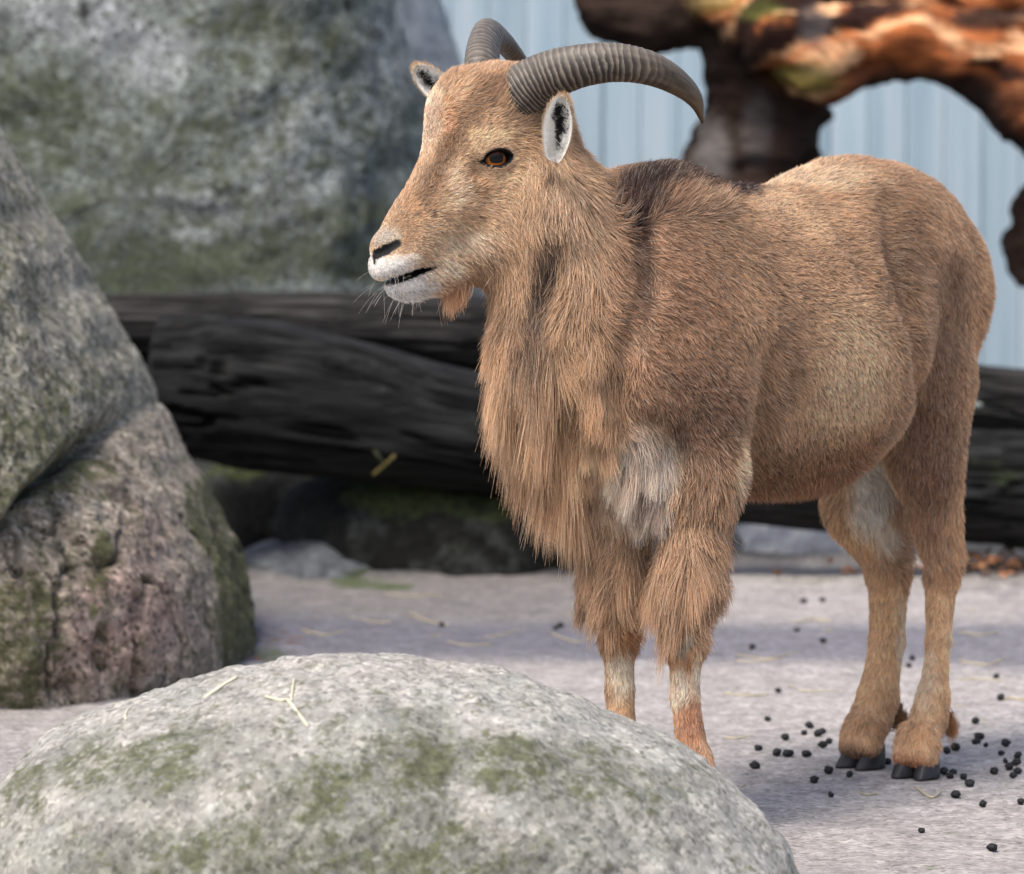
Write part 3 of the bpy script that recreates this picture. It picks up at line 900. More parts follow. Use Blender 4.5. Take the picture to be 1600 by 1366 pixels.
def stone_material(name, grain=1.0, contrast=1.0, moss_col=(0.055, 0.075, 0.025), lichen=0.25, bump=0.004, rough=0.85, mott=0.8):
    """granite: the vertex tint gives the broad colour, speckle and lichen come from noise, 'moss' is a painted mask"""
    m = bpy.data.materials.new(name); nt, N, L = nodes_of(m); b = N['Principled BSDF']
    tc = N.new('ShaderNodeTexCoord'); v = tc.outputs['Object']
    a = N.new('ShaderNodeAttribute'); a.attribute_name = 'tint'
    ms = N.new('ShaderNodeAttribute'); ms.attribute_name = 'moss'
    vo = N.new('ShaderNodeTexVoronoi'); vo.inputs['Scale'].default_value = 150 * grain; L.new(v, vo.inputs['Vector'])
    sep = N.new('ShaderNodeSeparateColor'); L.new(vo.outputs['Color'], sep.inputs[0])
    r1 = ramp(N, [(0.0, g3(1 - 0.62 * contrast)), (0.25, g3(1 - 0.15 * contrast)), (0.7, g3(1.0)), (1.0, g3(1 + 0.45 * contrast))])
    L.new(sep.outputs[0], r1.inputs[0])
    c = mixc(N, L, a.outputs['Color'], r1.outputs[0], None, 'MULTIPLY', 0.9)
    n1 = noise(N, L, v, 28 * grain, 8, 0.7)
    r2 = ramp(N, [(0.30, g3(0.55)), (0.5, g3(1.0)), (0.68, g3(1.5))]); L.new(n1, r2.inputs[0])
    c = mixc(N, L, c, r2.outputs[0], None, 'MULTIPLY', 0.85 * min(1, contrast))
    n2 = noise(N, L, v, 15 * grain, 7, 0.72)
    r3 = ramp(N, [(0.52, g3(0.0)), (0.66, g3(1.0))]); L.new(n2, r3.inputs[0])
    lf = N.new('ShaderNodeMath'); lf.operation = 'MULTIPLY'; lf.inputs[1].default_value = lichen; L.new(r3.outputs[0], lf.inputs[0])
    c = mixc(N, L, c, (0.40, 0.43, 0.40), lf.outputs[0])
    n6 = noise(N, L, v, 11 * grain, 9, 0.78)
    r6 = ramp(N, [(0.36, g3(0.50)), (0.47, g3(0.92)), (0.60, g3(1.04)), (0.72, g3(1.22))]); L.new(n6, r6.inputs[0])
    c = mixc(N, L, c, r6.outputs[0], None, 'MULTIPLY', mott)
    # moss creeps in along noise
    n3 = noise(N, L, v, 22 * grain, 9, 0.75)
    n3b = noise(N, L, v, 70 * grain, 6, 0.7)
    am = N.new('ShaderNodeMath'); am.operation = 'MULTIPLY_ADD'; am.inputs[1].default_value = 0.55; L.new(n3b, am.inputs[0]); L.new(n3, am.inputs[2])
    ctr_ = N.new('ShaderNodeMath'); ctr_.operation = 'MULTIPLY_ADD'; ctr_.inputs[1].default_value = 2.0; ctr_.inputs[2].default_value = -1.05; L.new(am.outputs[0], ctr_.inputs[0])
    ad = N.new('ShaderNodeMath'); ad.operation = 'ADD'; L.new(ctr_.outputs[0], ad.inputs[0]); L.new(ms.outputs['Fac'], ad.inputs[1])
    r4 = ramp(N, [(0.70, g3(0.0)), (1.25, g3(0.85))]); L.new(ad.outputs[0], r4.inputs[0])
    n4 = noise(N, L, v, 90 * grain, 4, 0.6)
    mc_ = ramp(N, [(0.3, tuple(x * 0.45 for x in moss_col)), (0.7, tuple(x * 1.7 for x in moss_col))]); L.new(n4, mc_.inputs[0])
    c = mixc(N, L, c, mc_.outputs[0], r4.outputs[0])
    L.new(c, b.inputs['Base Color'])
    b.inputs['Roughness'].default_value = rough; b.inputs['Specular IOR Level'].default_value = 0.25
    bp = N.new('ShaderNodeBump'); bp.inputs['Strength'].default_value = 0.9; bp.inputs['Distance'].default_value = bump
    add = N.new('ShaderNodeMath'); add.operation = 'MULTIPLY_ADD'; add.inputs[1].default_value = 0.5
    n5 = noise(N, L, v, 60 * grain, 8, 0.75)
    L.new(sep.outputs[1], add.inputs[0]); L.new(n5, add.inputs[2]); L.new(add.outputs[0], bp.inputs['Height'])
    L.new(bp.outputs[0], b.inputs['Normal'])
    return m

def wood_material(name, stretch=(1, 10, 10), scale=6, cols=((0.30, (0.35,) * 3), (0.5, (0.9,) * 3), (0.7, (1.8,) * 3)), rough=0.7, bump=0.01, moss=(0.03, 0.04, 0.015), spec=0.3):
    m = bpy.data.materials.new(name); nt, N, L = nodes_of(m); b = N['Principled BSDF']
    tc = N.new('ShaderNodeTexCoord'); mp = N.new('ShaderNodeMapping'); mp.inputs['Scale'].default_value = stretch
    L.new(tc.outputs['Object'], mp.inputs[0]); v = mp.outputs[0]
    a = N.new('ShaderNodeAttribute'); a.attribute_name = 'tint'
    ms = N.new('ShaderNodeAttribute'); ms.attribute_name = 'moss'
    n1 = noise(N, L, v, scale, 8, 0.7, 0.6); r = ramp(N, list(cols)); L.new(n1, r.inputs[0])
    c = mixc(N, L, a.outputs['Color'], r.outputs[0], None, 'MULTIPLY', 1.0)
    n3 = noise(N, L, tc.outputs['Object'], 14, 8, 0.7)
    ad = N.new('ShaderNodeMath'); ad.operation = 'ADD'; L.new(n3, ad.inputs[0]); L.new(ms.outputs['Fac'], ad.inputs[1])
    r4 = ramp(N, [(0.9, g3(0.0)), (1.1, g3(0.8))]); L.new(ad.outputs[0], r4.inputs[0])
    c = mixc(N, L, c, moss, r4.outputs[0])
    L.new(c, b.inputs['Base Color']); b.inputs['Roughness'].default_value = rough; b.inputs['Specular IOR Level'].default_value = spec
    bp = N.new('ShaderNodeBump'); bp.inputs['Strength'].default_value = 0.8; bp.inputs['Distance'].default_value = bump
    L.new(n1, bp.inputs['Height']); L.new(bp.outputs[0], b.inputs['Normal'])
    return m

def set_moss(me, m):
    a = me.attributes.new('moss', 'FLOAT', 'POINT'); a.data.foreach_set('value', np.clip(m, 0, 1).astype(np.float32))

def project(V):
    """photograph pixel of world points (used only to read off where a stain or a ledge lies)"""
    q = V - np.array([0, 0, HZ]); z = q @ _F
    return 800 + q[:, 0] / z * FPX, 683 - (q @ _U) / z * FPX

def boulder(outline, centre, Y, depth, nu=420, nv=220, p=0.85, disp=((1.6, 0.06), (6, 0.018), (22, 0.006), (70, 0.0022)), seed=0, extra=None):
    """closed rock whose side view follows a measured outline; depth in metres"""
    c = P(*centre, Y)
    O = np.array([P(x, y, Y) for x, y in outline]) - c
    th = np.arctan2(O[:, 2], O[:, 0]); r = np.hypot(O[:, 0], O[:, 2])
    o = np.argsort(th); th, r = th[o], r[o]
    th = np.concatenate([th[-3:] - 2 * np.pi, th, th[:3] + 2 * np.pi]); r = np.concatenate([r[-3:], r, r[:3]])
    t = np.linspace(-np.pi, np.pi, nu, endpoint=False)
    R = np.interp(t, th, r)
    k = np.hanning(9); k /= k.sum(); R = np.convolve(np.concatenate([R[-4:], R, R[:4]]), k, 'valid')
    ph = np.linspace(-np.pi / 2 * 0.985, np.pi / 2 * 0.985, nv)
    PH, TT = np.meshgrid(ph, t, indexing='ij')
    cr_ = np.cos(PH) ** p; sr = np.sign(PH) * np.abs(np.sin(PH)) ** 0.95
    RR = np.tile(R, (nv, 1)) * cr_
    V = np.stack([RR * np.cos(TT), sr * depth, RR * np.sin(TT)], -1).reshape(-1, 3) + c
    idx = np.arange(nu * nv).reshape(nv, nu)
    q = np.stack([idx[:-1], np.roll(idx[:-1], -1, 1), np.roll(idx[1:], -1, 1), idx[1:]], -1).reshape(-1, 4)
    n = np.cross(V[q[:, 1]] - V[q[:, 0]], V[q[:, 3]] - V[q[:, 0]])
    N_ = np.zeros_like(V)
    for j in range(4): np.add.at(N_, q[:, j], n)
    N_ /= np.linalg.norm(N_, axis=1)[:, None] + 1e-9
    if np.mean((N_ * (V - c)).sum(1)) < 0: N_ = -N_
    h = np.zeros(len(V))
    for s, a in disp:
        h += a * fbm(V * s + seed * 7.7, 4 if s < 10 else 3)
    V = V + N_ * h[:, None]
    if extra is not None: V = extra(V, N_)
    # close the ends
    V = np.vstack([V, V[:nu].mean(0), V[-nu:].mean(0)]); a0, a1 = nu * nv, nu * nv + 1
    cap = []
    for kk in range(0, nu, 2):
        cap.append([a0, idx[0][(kk + 2) % nu], idx[0][(kk + 1) % nu], idx[0][kk]])
        cap.append([a1, idx[-1][kk], idx[-1][(kk + 1) % nu], idx[-1][(kk + 2) % nu]])
    return V, np.vstack([q, np.array(cap)])[:, ::-1]

def vary(base, V, amt, sc, seed=0):
    return base * (1 + amt * fbm(V * sc + seed, 4)[:, None])

def blobmask(V, spots, nz=14, nsc=3.0):
    """soft mask around pixel spots (x, y, rx, ry)"""
    px, py = project(V)
    px = px + nz * 3 * fbm(V * nsc + 3, 4); py = py + nz * 3 * fbm(V * nsc + 43, 4)
    m = np.zeros(len(V))
    for x, y, rx, ry, s in spots:
        m = np.maximum(m, s * (1 - sstep(0.5, 1.15, np.hypot((px - x) / rx, (py - y) / ry))))
    return m

# ------------------------------------------------------------------ ground
def dense_axis(a, b, step, far, grow=1.25):
    x = list(np.arange(a, b, step)); d = step; lo_, hi_ = x[0], x[-1]
    left, right = [], []
    while lo_ > -far: d *= grow; lo_ -= d; left.append(lo_)
    d = step
    while hi_ < far: d *= grow; hi_ += d; right.append(hi_)
    return np.array(left[::-1] + x + right)
gx = dense_axis(-1.7, 1.7, 0.016, 60); gy = dense_axis(4.0, 9.6, 0.018, 120)
gy = gy[gy > -25]
X_, Y_ = np.meshgrid(gx, gy, indexing='ij')
V = np.stack([X_.ravel(), Y_.ravel(), np.zeros(X_.size)], -1)
near_ = (1 - sstep(1.6, 3.0, np.abs(V[:, 0]))) * (1 - sstep(9.0, 11, V[:, 1])) * sstep(3, 4, V[:, 1])
rim_y = 8.72 + 0.33 * sstep(0.30, 0.45, V[:, 0]) - 0.33 * sstep(0.92, 0.98, V[:, 0]) + 0.05 * fbm(np.stack([V[:, 0] * 3, V[:, 1] * 0, V[:, 0] * 0], -1), 3) * 2
far_ = sstep(-0.03, 0.05, V[:, 1] - rim_y)
V[:, 2] = near_ * (0.006 * fbm(V * np.array([2.5, 2.5, 1]), 3) + 0.0035 * fbm(V * 18, 3) + 0.0018 * fbm(V * 60, 2) - 0.004)
V[:, 2] += far_ * (0.020 + 0.02 * fbm(V * 5 + 4, 4) * (V[:, 1] < 12))
feet = [(P(1428, 1211, 5.70)[:2]), (P(1342, 1195, 5.80)[:2]), (P(1098, 1290, 5.16)[:2]), (P(964, 1270, 5.235)[:2])]
for f in feet:
    w = 1 - sstep(0.05, 0.12, np.hypot(V[:, 0] - f[0], V[:, 1] - f[1])); V[:, 2] *= (1 - w)
def ground_z(x, y):
    i = np.argmin(np.abs(gx - x)); j = np.argmin(np.abs(gy - y)); return V_g[i * len(gy) + j, 2]
V_g = V
idx = np.arange(X_.size).reshape(X_.shape)
q = np.stack([idx[:-1, :-1], idx[1:, :-1], idx[1:, 1:], idx[:-1, 1:]], -1).reshape(-1, 4)
C = vary(vary(srgb(168, 161, 157), V, 0.14, 1.2), V, 0.14, 9, 5)
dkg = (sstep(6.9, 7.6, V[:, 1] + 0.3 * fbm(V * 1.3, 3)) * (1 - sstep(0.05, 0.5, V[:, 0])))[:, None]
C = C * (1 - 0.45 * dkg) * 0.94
px, py = project(np.where(V[:, 1:2] > 1, V, np.array([0, 5.0, 0])))
darker = (sstep(955, 985, py + 20 * fbm(V * 1.5, 3)) * (1 - sstep(1025, 1060, py + 30 * fbm(V * 2.0 + 8, 3))))[:, None] * 0.75
C = C * (1 - darker) + srgb(98, 97, 108) * darker  # dark bluish band across the ground
C = C * (1 - far_[:, None]) + vary(srgb(62, 62, 64), V, 0.3, 4) * far_[:, None]  # ground beyond the rim, tint deepened to paint the shadow under the logs
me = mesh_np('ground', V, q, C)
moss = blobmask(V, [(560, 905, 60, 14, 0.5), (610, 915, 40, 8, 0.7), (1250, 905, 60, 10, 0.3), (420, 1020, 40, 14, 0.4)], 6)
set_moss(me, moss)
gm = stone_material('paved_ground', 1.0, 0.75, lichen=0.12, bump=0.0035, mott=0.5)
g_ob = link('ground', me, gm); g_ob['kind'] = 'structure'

# ------------------------------------------------------------------ foreground boulder
out = [(-60, 1420), (-35, 1275), (2, 1224), (60, 1164), (150, 1120), (300, 1073), (400, 1048), (500, 1033), (620, 1036), (700, 1046), (800, 1070), (870, 1090), (950, 1130), (1040, 1165), (1100, 1203), (1175, 1268), (1225, 1330), (1250, 1420), (1200, 1560), (600, 1640), (0, 1560)]
V, q = boulder(out, (600, 1400), 4.62, 0.36, 620, 330, 0.80, ((2.5, 0.014), (7, 0.012), (26, 0.0060), (52, 0.0030), (110, 0.0018), (190, 0.0010)), 1)
C = vary(srgb(172, 168, 160), V, 0.16, 6)
mk = blobmask(V, [(760, 1180, 230, 60, 1.0), (200, 1200, 130, 60, 0.8), (300, 1160, 90, 30, 0.7), (560, 1230, 200, 70, 0.9), (950, 1230, 180, 60, 0.8), (900, 1150, 80, 25, 0.5), (500, 1330, 640, 90, 0.9), (400, 1180, 120, 40, 0.6)], 24, 9)
C = C * (1 - 0.62 * mk[:, None]) + srgb(108, 110, 98) * 0.62 * mk[:, None]
tp = blobmask(V, [(560, 1040, 330, 22, 0.7)], 8, 8)[:, None]
C = C * (1 - tp * .5) + srgb(186, 178, 170) * tp * .5  # paler strip paints the light falling on the boulder's top
me = mesh_np('boulder', V, q, C)
ms = blobmask(V, [(760, 1170, 260, 50, 0.26), (670, 1205, 70, 40, 0.42), (520, 1240, 110, 50, 0.28), (230, 1165, 130, 22, 0.22), (200, 1205, 150, 44, 0.28), (30, 1240, 50, 60, 0.32), (1000, 1230, 130, 40, 0.16), (500, 1340, 420, 60, 0.24)], 22, 12)
set_moss(me, 0.12 + ms)
fg_mat = stone_material('granite_near', 1.15, 0.85, (0.092, 0.096, 0.046), 0.30, 0.006, mott=0.6)
o = link('boulder', me, fg_mat)
tag(o, 'low rounded grey granite boulder with moss patches in the foreground', 'boulder')
FRONT_ROCK = V

# ------------------------------------------------------------------ left boulder with its ledge
out = [(400, 1060), (398, 1000), (385, 940), (345, 830), (284, 722), (216, 622), (175, 540), (120, 448), (52, 325), (-8, 222), (-100, 70), (-300, -60), (-600, 100), (-750, 600), (-700, 1150), (-400, 1300), (0, 1320), (300, 1250)]
LEDGE = np.array([(-400, 1000), (-100, 870), (0, 822), (60, 748), (150, 664), (226, 624), (420, 540)])
def ledge(V, N_):
    px, py = project(V)
    ly = np.interp(px + 10 * fbm(V * 6, 3), LEDGE[:, 0], LEDGE[:, 1])
    d = (py - ly)
    front = (V[:, 1] < 7.9).astype(float)
    fall = 1 - sstep(120, 225, px)
    inn = -0.050 * sstep(-6, 10, d) * (1 - sstep(60, 330, d)) - 0.050 * np.exp(-((d - 12) / 16.0) ** 2)
    cr2 = -0.018 * (1 - sstep(0.00, 0.07, np.abs(fbm(V * np.array([7, 7, 2.6]) + 5, 4)))) * sstep(10, 60, d)
    return V + N_ * ((inn * (0.1 + 0.9 * fall) + cr2) * front)[:, None]
V, q = boulder(out, (-60, 750), 7.35, 0.95, 620, 330, 0.85, ((1.5, 0.02), (5, 0.018), (16, 0.010), (50, 0.005), (120, 0.002)), 2, ledge)
px, py = project(V)
ly = np.interp(px, LEDGE[:, 0], LEDGE[:, 1]); low = sstep(0, 40, py - ly)[:, None]
C = vary(srgb(164, 158, 144), V, 0.2, 3)
C = C * (1 - low) + vary(srgb(166, 154, 140), V, 0.22, 4, 9) * low
pk = blobmask(V, [(190, 960, 110, 120, 0.9), (230, 840, 60, 80, 0.5), (120, 1030, 80, 60, 0.6)], 16, 4)[:, None]
C = C * (1 - pk) + srgb(172, 148, 138) * pk
crk = (1 - sstep(0.0, 0.06, np.abs(fbm(V * np.array([7, 7, 2.6]) + 5, 4))))[:, None] * low
C = C * (1 - 0.75 * crk) + srgb(52, 50, 36) * 0.75 * crk
me = mesh_np('boulder', V, q, C)
ms = blobmask(V, [(372, 920, 60, 160, 0.58), (330, 800, 50, 90, 0.40), (20, 700, 100, 120, 0.26), (20, 1000, 90, 150, 0.26), (150, 880, 26, 100, 0.34), (90, 740, 100, 50, 0.34), (90, 590, 130, 70, 0.16), (10, 400, 60, 130, 0.12)], 22, 5)
set_moss(me, 0.16 + ms)
left_mat = stone_material('granite_left', 0.9, 1.5, (0.075, 0.080, 0.030), 0.3, 0.014)
o = link('boulder', me, left_mat)
tag(o, 'leaning grey and pink granite boulder with a cracked ledge at the left edge', 'boulder')

# ------------------------------------------------------------------ rear boulders
out = [(740, 900), (735, 500), (705, 300), (680, 150), (650, 60), (615, -30), (560, -200), (300, -330), (-100, -300), (-400, 0), (-450, 500), (-300, 900), (200, 950)]
V, q = boulder(out, (250, 300), 10.6, 0.75, 420, 220, 0.6, ((1.2, 0.06), (4, 0.03), (12, 0.015), (40, 0.005)), 3)
C = vary(srgb(142, 149, 143), V, 0.30, 3)
lt = blobmask(V, [(120, 40, 140, 60, 0.8), (240, 90, 120, 60, 0.7), (520, 260, 130, 200, 0.45), (640, 110, 50, 90, 0.6), (300, 330, 120, 60, 0.4)], 30, 2.5)[:, None]
C = C * (1 - lt) + srgb(190, 194, 194) * lt
st = blobmask(V, [(132, 18, 11, 20, 1.0), (545, 12, 9, 18, 1.0), (590, 55, 16, 14, 0.7), (12, 28, 16, 16, 0.7)], 2, 3)[:, None]
C = C * (1 - st) + srgb(46, 46, 44) * st
me = mesh_np('boulder', V, q, C)
ms = blobmask(V, [(60, 180, 170, 110, 0.34), (250, 280, 320, 190, 0.22), (420, 60, 160, 90, 0.28), (330, 430, 380, 60, 0.46), (150, 380, 200, 130, 0.30), (550, 390, 160, 80, 0.36), (500, 180, 160, 140, 0.18)], 34, 2.0)
set_moss(me, 0.12 + ms)
rear_mat = stone_material('granite_rear', 0.8, 1.6, (0.080, 0.092, 0.050), 0.6, 0.02, mott=1.0)
o = link('boulder', me, rear_mat)
tag(o, 'huge moss speckled grey boulder behind the logs at upper left', 'boulder')

out = [(860, 900), (830, 400), (765, 190), (725, 100), (700, 40), (672, -40), (600, -180), (450, -250), (300, 0), (350, 900)]
V, q = boulder(out, (560, 300), 11.7, 0.5, 260, 140, 0.7, ((1.2, 0.03), (5, 0.015), (20, 0.006)), 5)
me = mesh_np('boulder', V, q, vary(srgb(138, 144, 150), V, 0.15, 2)); set_moss(me, np.zeros(len(V)))
pale_mat = stone_material('granite_pale', 0.5, 0.5, lichen=0.3, bump=0.006)
o = link('boulder', me, pale_mat)
tag(o, 'smooth pale grey boulder just behind the mossy one, beside the blue wall', 'boulder')

# ------------------------------------------------------------------ dark stones under the logs
def stone(outline, centre, Y, depth, col, label, moss_spots, seed, mat, amp=0.6):
    V, q = boulder(outline, centre, Y, depth, 220, 120, 0.7, ((2, 0.03 * amp), (7, 0.018 * amp), (24, 0.008 * amp)), seed)
    me = mesh_np('stone', V, q, vary(np.array(col), V, 0.3, 5)); set_moss(me, blobmask(V, moss_spots, 12, 4))
    o = link('stone', me, mat); tag(o, label, 'stone')
dark_mat = stone_material('stone_dark', 0.6, 1.0, (0.050, 0.060, 0.020), 0.15, 0.01)
stone([(430, 830), (450, 770), (540, 742), (640, 738), (760, 750), (860, 775), (900, 830), (905, 905), (870, 935), (600, 940), (510, 915)], (700, 850), 9.0, 0.24, srgb(30, 30, 27), 'dark mossy stone under the middle of the fallen logs', [(650, 775, 130, 40, 0.62), (740, 790, 60, 30, 0.55)], 11, dark_mat)
stone([(290, 760), (300, 700), (380, 690), (480, 710), (560, 760), (570, 830), (540, 880), (330, 900)], (420, 800), 9.3, 0.25, srgb(34, 34, 32), 'blackish stone wedged under the left end of the logs', [(370, 730, 60, 30, 0.45)], 12, dark_mat)
stone([(860, 840), (900, 815), (1000, 800), (1120, 815), (1180, 860), (1170, 900), (1000, 930), (860, 910)], (1020, 870), 9.3, 0.2, srgb(58, 60, 66), 'dark low stone under the logs behind the forelegs', [], 13, dark_mat)
stone([(1120, 860), (1180, 818), (1300, 812), (1420, 822), (1520, 850), (1540, 890), (1400, 920), (1150, 915)], (1330, 880), 9.35, 0.3, srgb(96, 100, 110), 'flat bluish grey stone behind the hind legs', [], 14, pale_mat, 0.35)
stone([(1530, 870), (1560, 850), (1640, 846), (1700, 880), (1680, 915), (1560, 915)], (1610, 890), 9.6, 0.2, srgb(80, 84, 92), 'grey stone under the log at the right edge', [], 15, dark_mat, 0.3)
stone([(360, 905), (380, 865), (450, 845), (560, 850), (640, 880), (660, 915), (520, 930), (380, 925)], (500, 900), 9.0, 0.27, srgb(92, 94, 98), 'flat bluish grey stone at the foot of the logs beside the leaning boulder', [(600, 905, 60, 14, 0.5)], 16, pale_mat, 0.35)

# ------------------------------------------------------------------ fallen logs
log_mat = wood_material('dark_log', (1.2, 12, 12), 3.6, ((0.34, g3(0.2)), (0.48, g3(0.7)), (0.66, g3(2.3))), 0.75, 0.03, (0.035, 0.045, 0.018), 0.2)
def log(ctrl, label, seed, tintf, moss=(), sides=120, n=360, groove=0.17, end_round=True):
    c = curve_pts([list(P(x, y, Y)) + [r * Y / FPX] for x, y, Y, r in ctrl], n)
    path, rad = c[:, :3], c[:, 3].copy()
    s = np.linspace(0, 1, n)
    if end_round: rad *= np.clip(1 - (1 - np.clip(s / 0.02, 0, 1)) ** 2 * 0.35, 0.05, 1)
    def shape(S, A):
        P3 = np.stack([S * 5, np.cos(A) * 5, np.sin(A) * 5 + seed], -1)
        f = 1 + 0.10 * fbm(np.stack([S * 4, np.cos(A) * 1.3 + seed, np.sin(A) * 1.3], -1), 3) * 2
        g = fbm(np.stack([S * 3 + seed, np.cos(A) * 8, np.sin(A) * 8], -1), 3)
        f -= groove * (1 - sstep(0.0, 0.10, np.abs(g)))
        f += 0.025 * fbm(np.stack([S * 14, np.cos(A) * 16, np.sin(A) * 16 + seed], -1), 3)
        return f
    V, q, (S, A) = tube_np(path, rad, sides, up=(0, 0, 1), shape=shape)
    g = fbm(np.stack([S * 3 + seed, np.cos(A) * 8, np.sin(A) * 8], -1), 3).reshape(-1)
    crack = np.concatenate([1 - sstep(0.0, 0.12, np.abs(g)), [1, 1]])[:, None]
    C = vary(np.array(tintf), V, 0.45, 4, seed) * (1 - 0.8 * crack)
    me = mesh_np('log', V, q, np.clip(C, 0.003, 1)); set_moss(me, blobmask(V, moss, 12, 4))
    o = link('log', me, log_mat); tag(o, label, 'log', 'fallen dark logs behind the sheep')
    return o
log([(80, 500, 9.35, 44), (300, 505, 9.35, 48), (620, 512, 9.35, 55), (800, 525, 9.35, 58), (1100, 560, 9.35, 55), (1400, 606, 9.35, 54), (1600, 632, 9.35, 54), (1900, 660, 9.35, 54)],
    'long blackened upper log lying across the pile, uppermost of the logs', 3, srgb(56, 54, 52), [(1560, 640, 60, 30, 0.4)])
log([(236, 600, 8.80, 100), (300, 602, 8.80, 112), (400, 612, 8.80, 118), (560, 640, 8.80, 110), (700, 672, 8.80, 92), (900, 700, 8.80, 88), (1200, 735, 8.80, 88), (1500, 762, 8.80, 90), (1620, 768, 8.80, 88), (1900, 800, 8.80, 86)],
    'thick blackened lower log with a blunt left end behind the sheep', 8, srgb(34, 34, 33), [(1560, 730, 70, 40, 0.42)])
log([(120, 560, 9.45, 60), (260, 575, 9.45, 66), (420, 560, 9.45, 50), (700, 575, 9.45, 44), (900, 600, 9.45, 40)],
    'weathered dark log wedged between the upper and lower logs', 15, srgb(30, 30, 28), [(210, 600, 50, 40, 0.45)])

# ------------------------------------------------------------------ plank wall
wall = empty('plank_wall', (0.8, 13.2, 0)); tag(wall, kind='thing'); tag(wall, 'pale blue wall of upright boards behind the driftwood', 'wall')
wm = bpy.data.materials.new('blue_boards'); nt, N, L = nodes_of(wm); b = N['Principled BSDF']
tc = N.new('ShaderNodeTexCoord'); mp = N.new('ShaderNodeMapping'); mp.inputs['Scale'].default_value = (14, 14, 0.7); L.new(tc.outputs['Object'], mp.inputs[0])
oi = N.new('ShaderNodeObjectInfo'); av = N.new('ShaderNodeVectorMath'); av.operation = 'ADD'; L.new(mp.outputs[0], av.inputs[0])
cx = N.new('ShaderNodeCombineXYZ'); mm = N.new('ShaderNodeMath'); mm.operation = 'MULTIPLY'; mm.inputs[1].default_value = 90; L.new(oi.outputs['Random'], mm.inputs[0]); L.new(mm.outputs[0], cx.inputs[0]); L.new(cx.outputs[0], av.inputs[1])
n1 = noise(N, L, av.outputs[0], 1.0, 6, 0.6)
r = ramp(N, [(0.25, tuple(srgb(136, 158, 170))), (0.5, tuple(srgb(160, 178, 188))), (0.75, tuple(srgb(182, 194, 200)))]); L.new(n1, r.inputs[0])
rr_ = ramp(N, [(0.0, g3(0.93)), (1.0, g3(1.06))]); L.new(oi.outputs['Random'], rr_.inputs[0])
L.new(mixc(N, L, r.outputs[0], rr_.outputs[0], None, 'MULTIPLY', 1.0), b.inputs['Base Color']); b.inputs['Roughness'].default_value = 0.6
bp = N.new('ShaderNodeBump'); bp.inputs['Distance'].default_value = 0.003; L.new(n1, bp.inputs['Height']); L.new(bp.outputs[0], b.inputs['Normal'])
def box_mesh(name, sx, sy, sz, bev=0.0):
    x, y = sx / 2, sy / 2; e = bev
    ring = [(-x, y), (-x, -y + e), (-x + e, -y), (x - e, -y), (x, -y + e), (x, y)]
    V = [(a, c, z) for z in (0, sz) for a, c in ring]
    me = bpy.data.meshes.new(name)
    me.from_pydata(V, [], [(i, (i + 1) % 6, (i + 1) % 6 + 6, i + 6) for i in range(6)] + [tuple(range(5, -1, -1)), tuple(range(6, 12))])
    return me
pm = box_mesh('plank', 0.1225, 0.022, 3.4, 0.006); pm.materials.append(wm)
k = 0; x = -5.2
while x < 7.0:
    p_ = bpy.data.objects.new('plank', pm); COL.objects.link(p_); p_.parent = wall
    p_.location = (x - 0.8, random.uniform(-0.004, 0.004), random.uniform(-0.02, 0.0)); p_.rotation_euler = (0, 0, random.uniform(-0.02, 0.02))
    x += 0.1235
rail = box_mesh('rail', 12.6, 0.05, 0.09, 0.004); rail.materials.append(wm)
for z in (0.5, 1.7, 2.9):
    r_ = bpy.data.objects.new('rail', rail); COL.objects.link(r_); r_.parent = wall; r_.location = (0.1, 0.045, z)

# ------------------------------------------------------------------ driftwood root
FD = Field(P(880, 900, 10.0) + np.array([-0.1, 0, 0]), P(1760, -260, 11.6) + np.array([0.1, 0, 0.1]), 0.016)
def dw(a, ra, b, rb, k=0.05):
    fn, l, h = f_cone(P(*a), ra * a[2] / FPX, P(*b), rb * b[2] / FPX); FD.add(fn, l, h, k)
W_ = 10.8
dw((940, -40, W_), 40, (960, 10, W_), 40); dw((955, 5, W_), 42, (1010, 25, W_), 44); dw((1010, 22, W_), 46, (1090, 0, W_), 52); dw((1090, 0, W_), 50, (1180, 30, W_), 48)
dw((1150, 40, W_), 45, (1170, 110, W_), 46); dw((1170, 110, W_), 50, (1200, 190, W_ + .05), 76, 0.08); dw((1200, 190, W_ + .05), 76, (1165, 300, W_ + .05), 92, 0.08); dw((1165, 300, W_ + .05), 92, (1150, 800, W_), 110, 0.08)
dw((1130, -10, W_ - .15), 52, (1220, 50, W_ - .2), 62); dw((1220, 50, W_ - .2), 60, (1275, 95, W_ - .2), 62, 0.04); dw((1280, 90, W_ - .2), 62, (1340, 80, W_ - .15), 60)
dw((1340, 70, W_ - .15), 55, (1450, 60, W_ - .15), 48); dw((1300, 0, W_), 60, (1560, -10, W_), 60)
dw((1430, 60, W_ - .2), 46, (1520, 90, W_ - .2), 44); dw((1520, 90, W_ - .2), 48, (1600, 140, W_ - .2), 58); dw((1600, 140, W_ - .2), 60, (1700, 230, W_ - .1), 60)
dw((1520, 50, W_ - .2), 26, (1620, 55, W_ - .2), 34); dw((1560, -10, W_), 60, (1720, 60, W_), 60)
dw((1700, 230, W_), 50, (1640, 330, W_), 38); dw((1640, 330, W_), 38, (1604, 395, W_), 26); dw((1606, 390, W_), 26, (1601, 428, W_), 16, 0.03); dw((1690, 230, W_), 55, (1730, 800, W_), 70)
V, q = FD.mesh()
Nn = FD.grad(V)
wv = V + 0.26 * np.stack([fbm(V * 3 + 5, 3), fbm(V * 3 + 25, 3), fbm(V * 3 + 45, 3)], -1)
gr = fbm(wv * np.array([5, 9, 26]), 4)
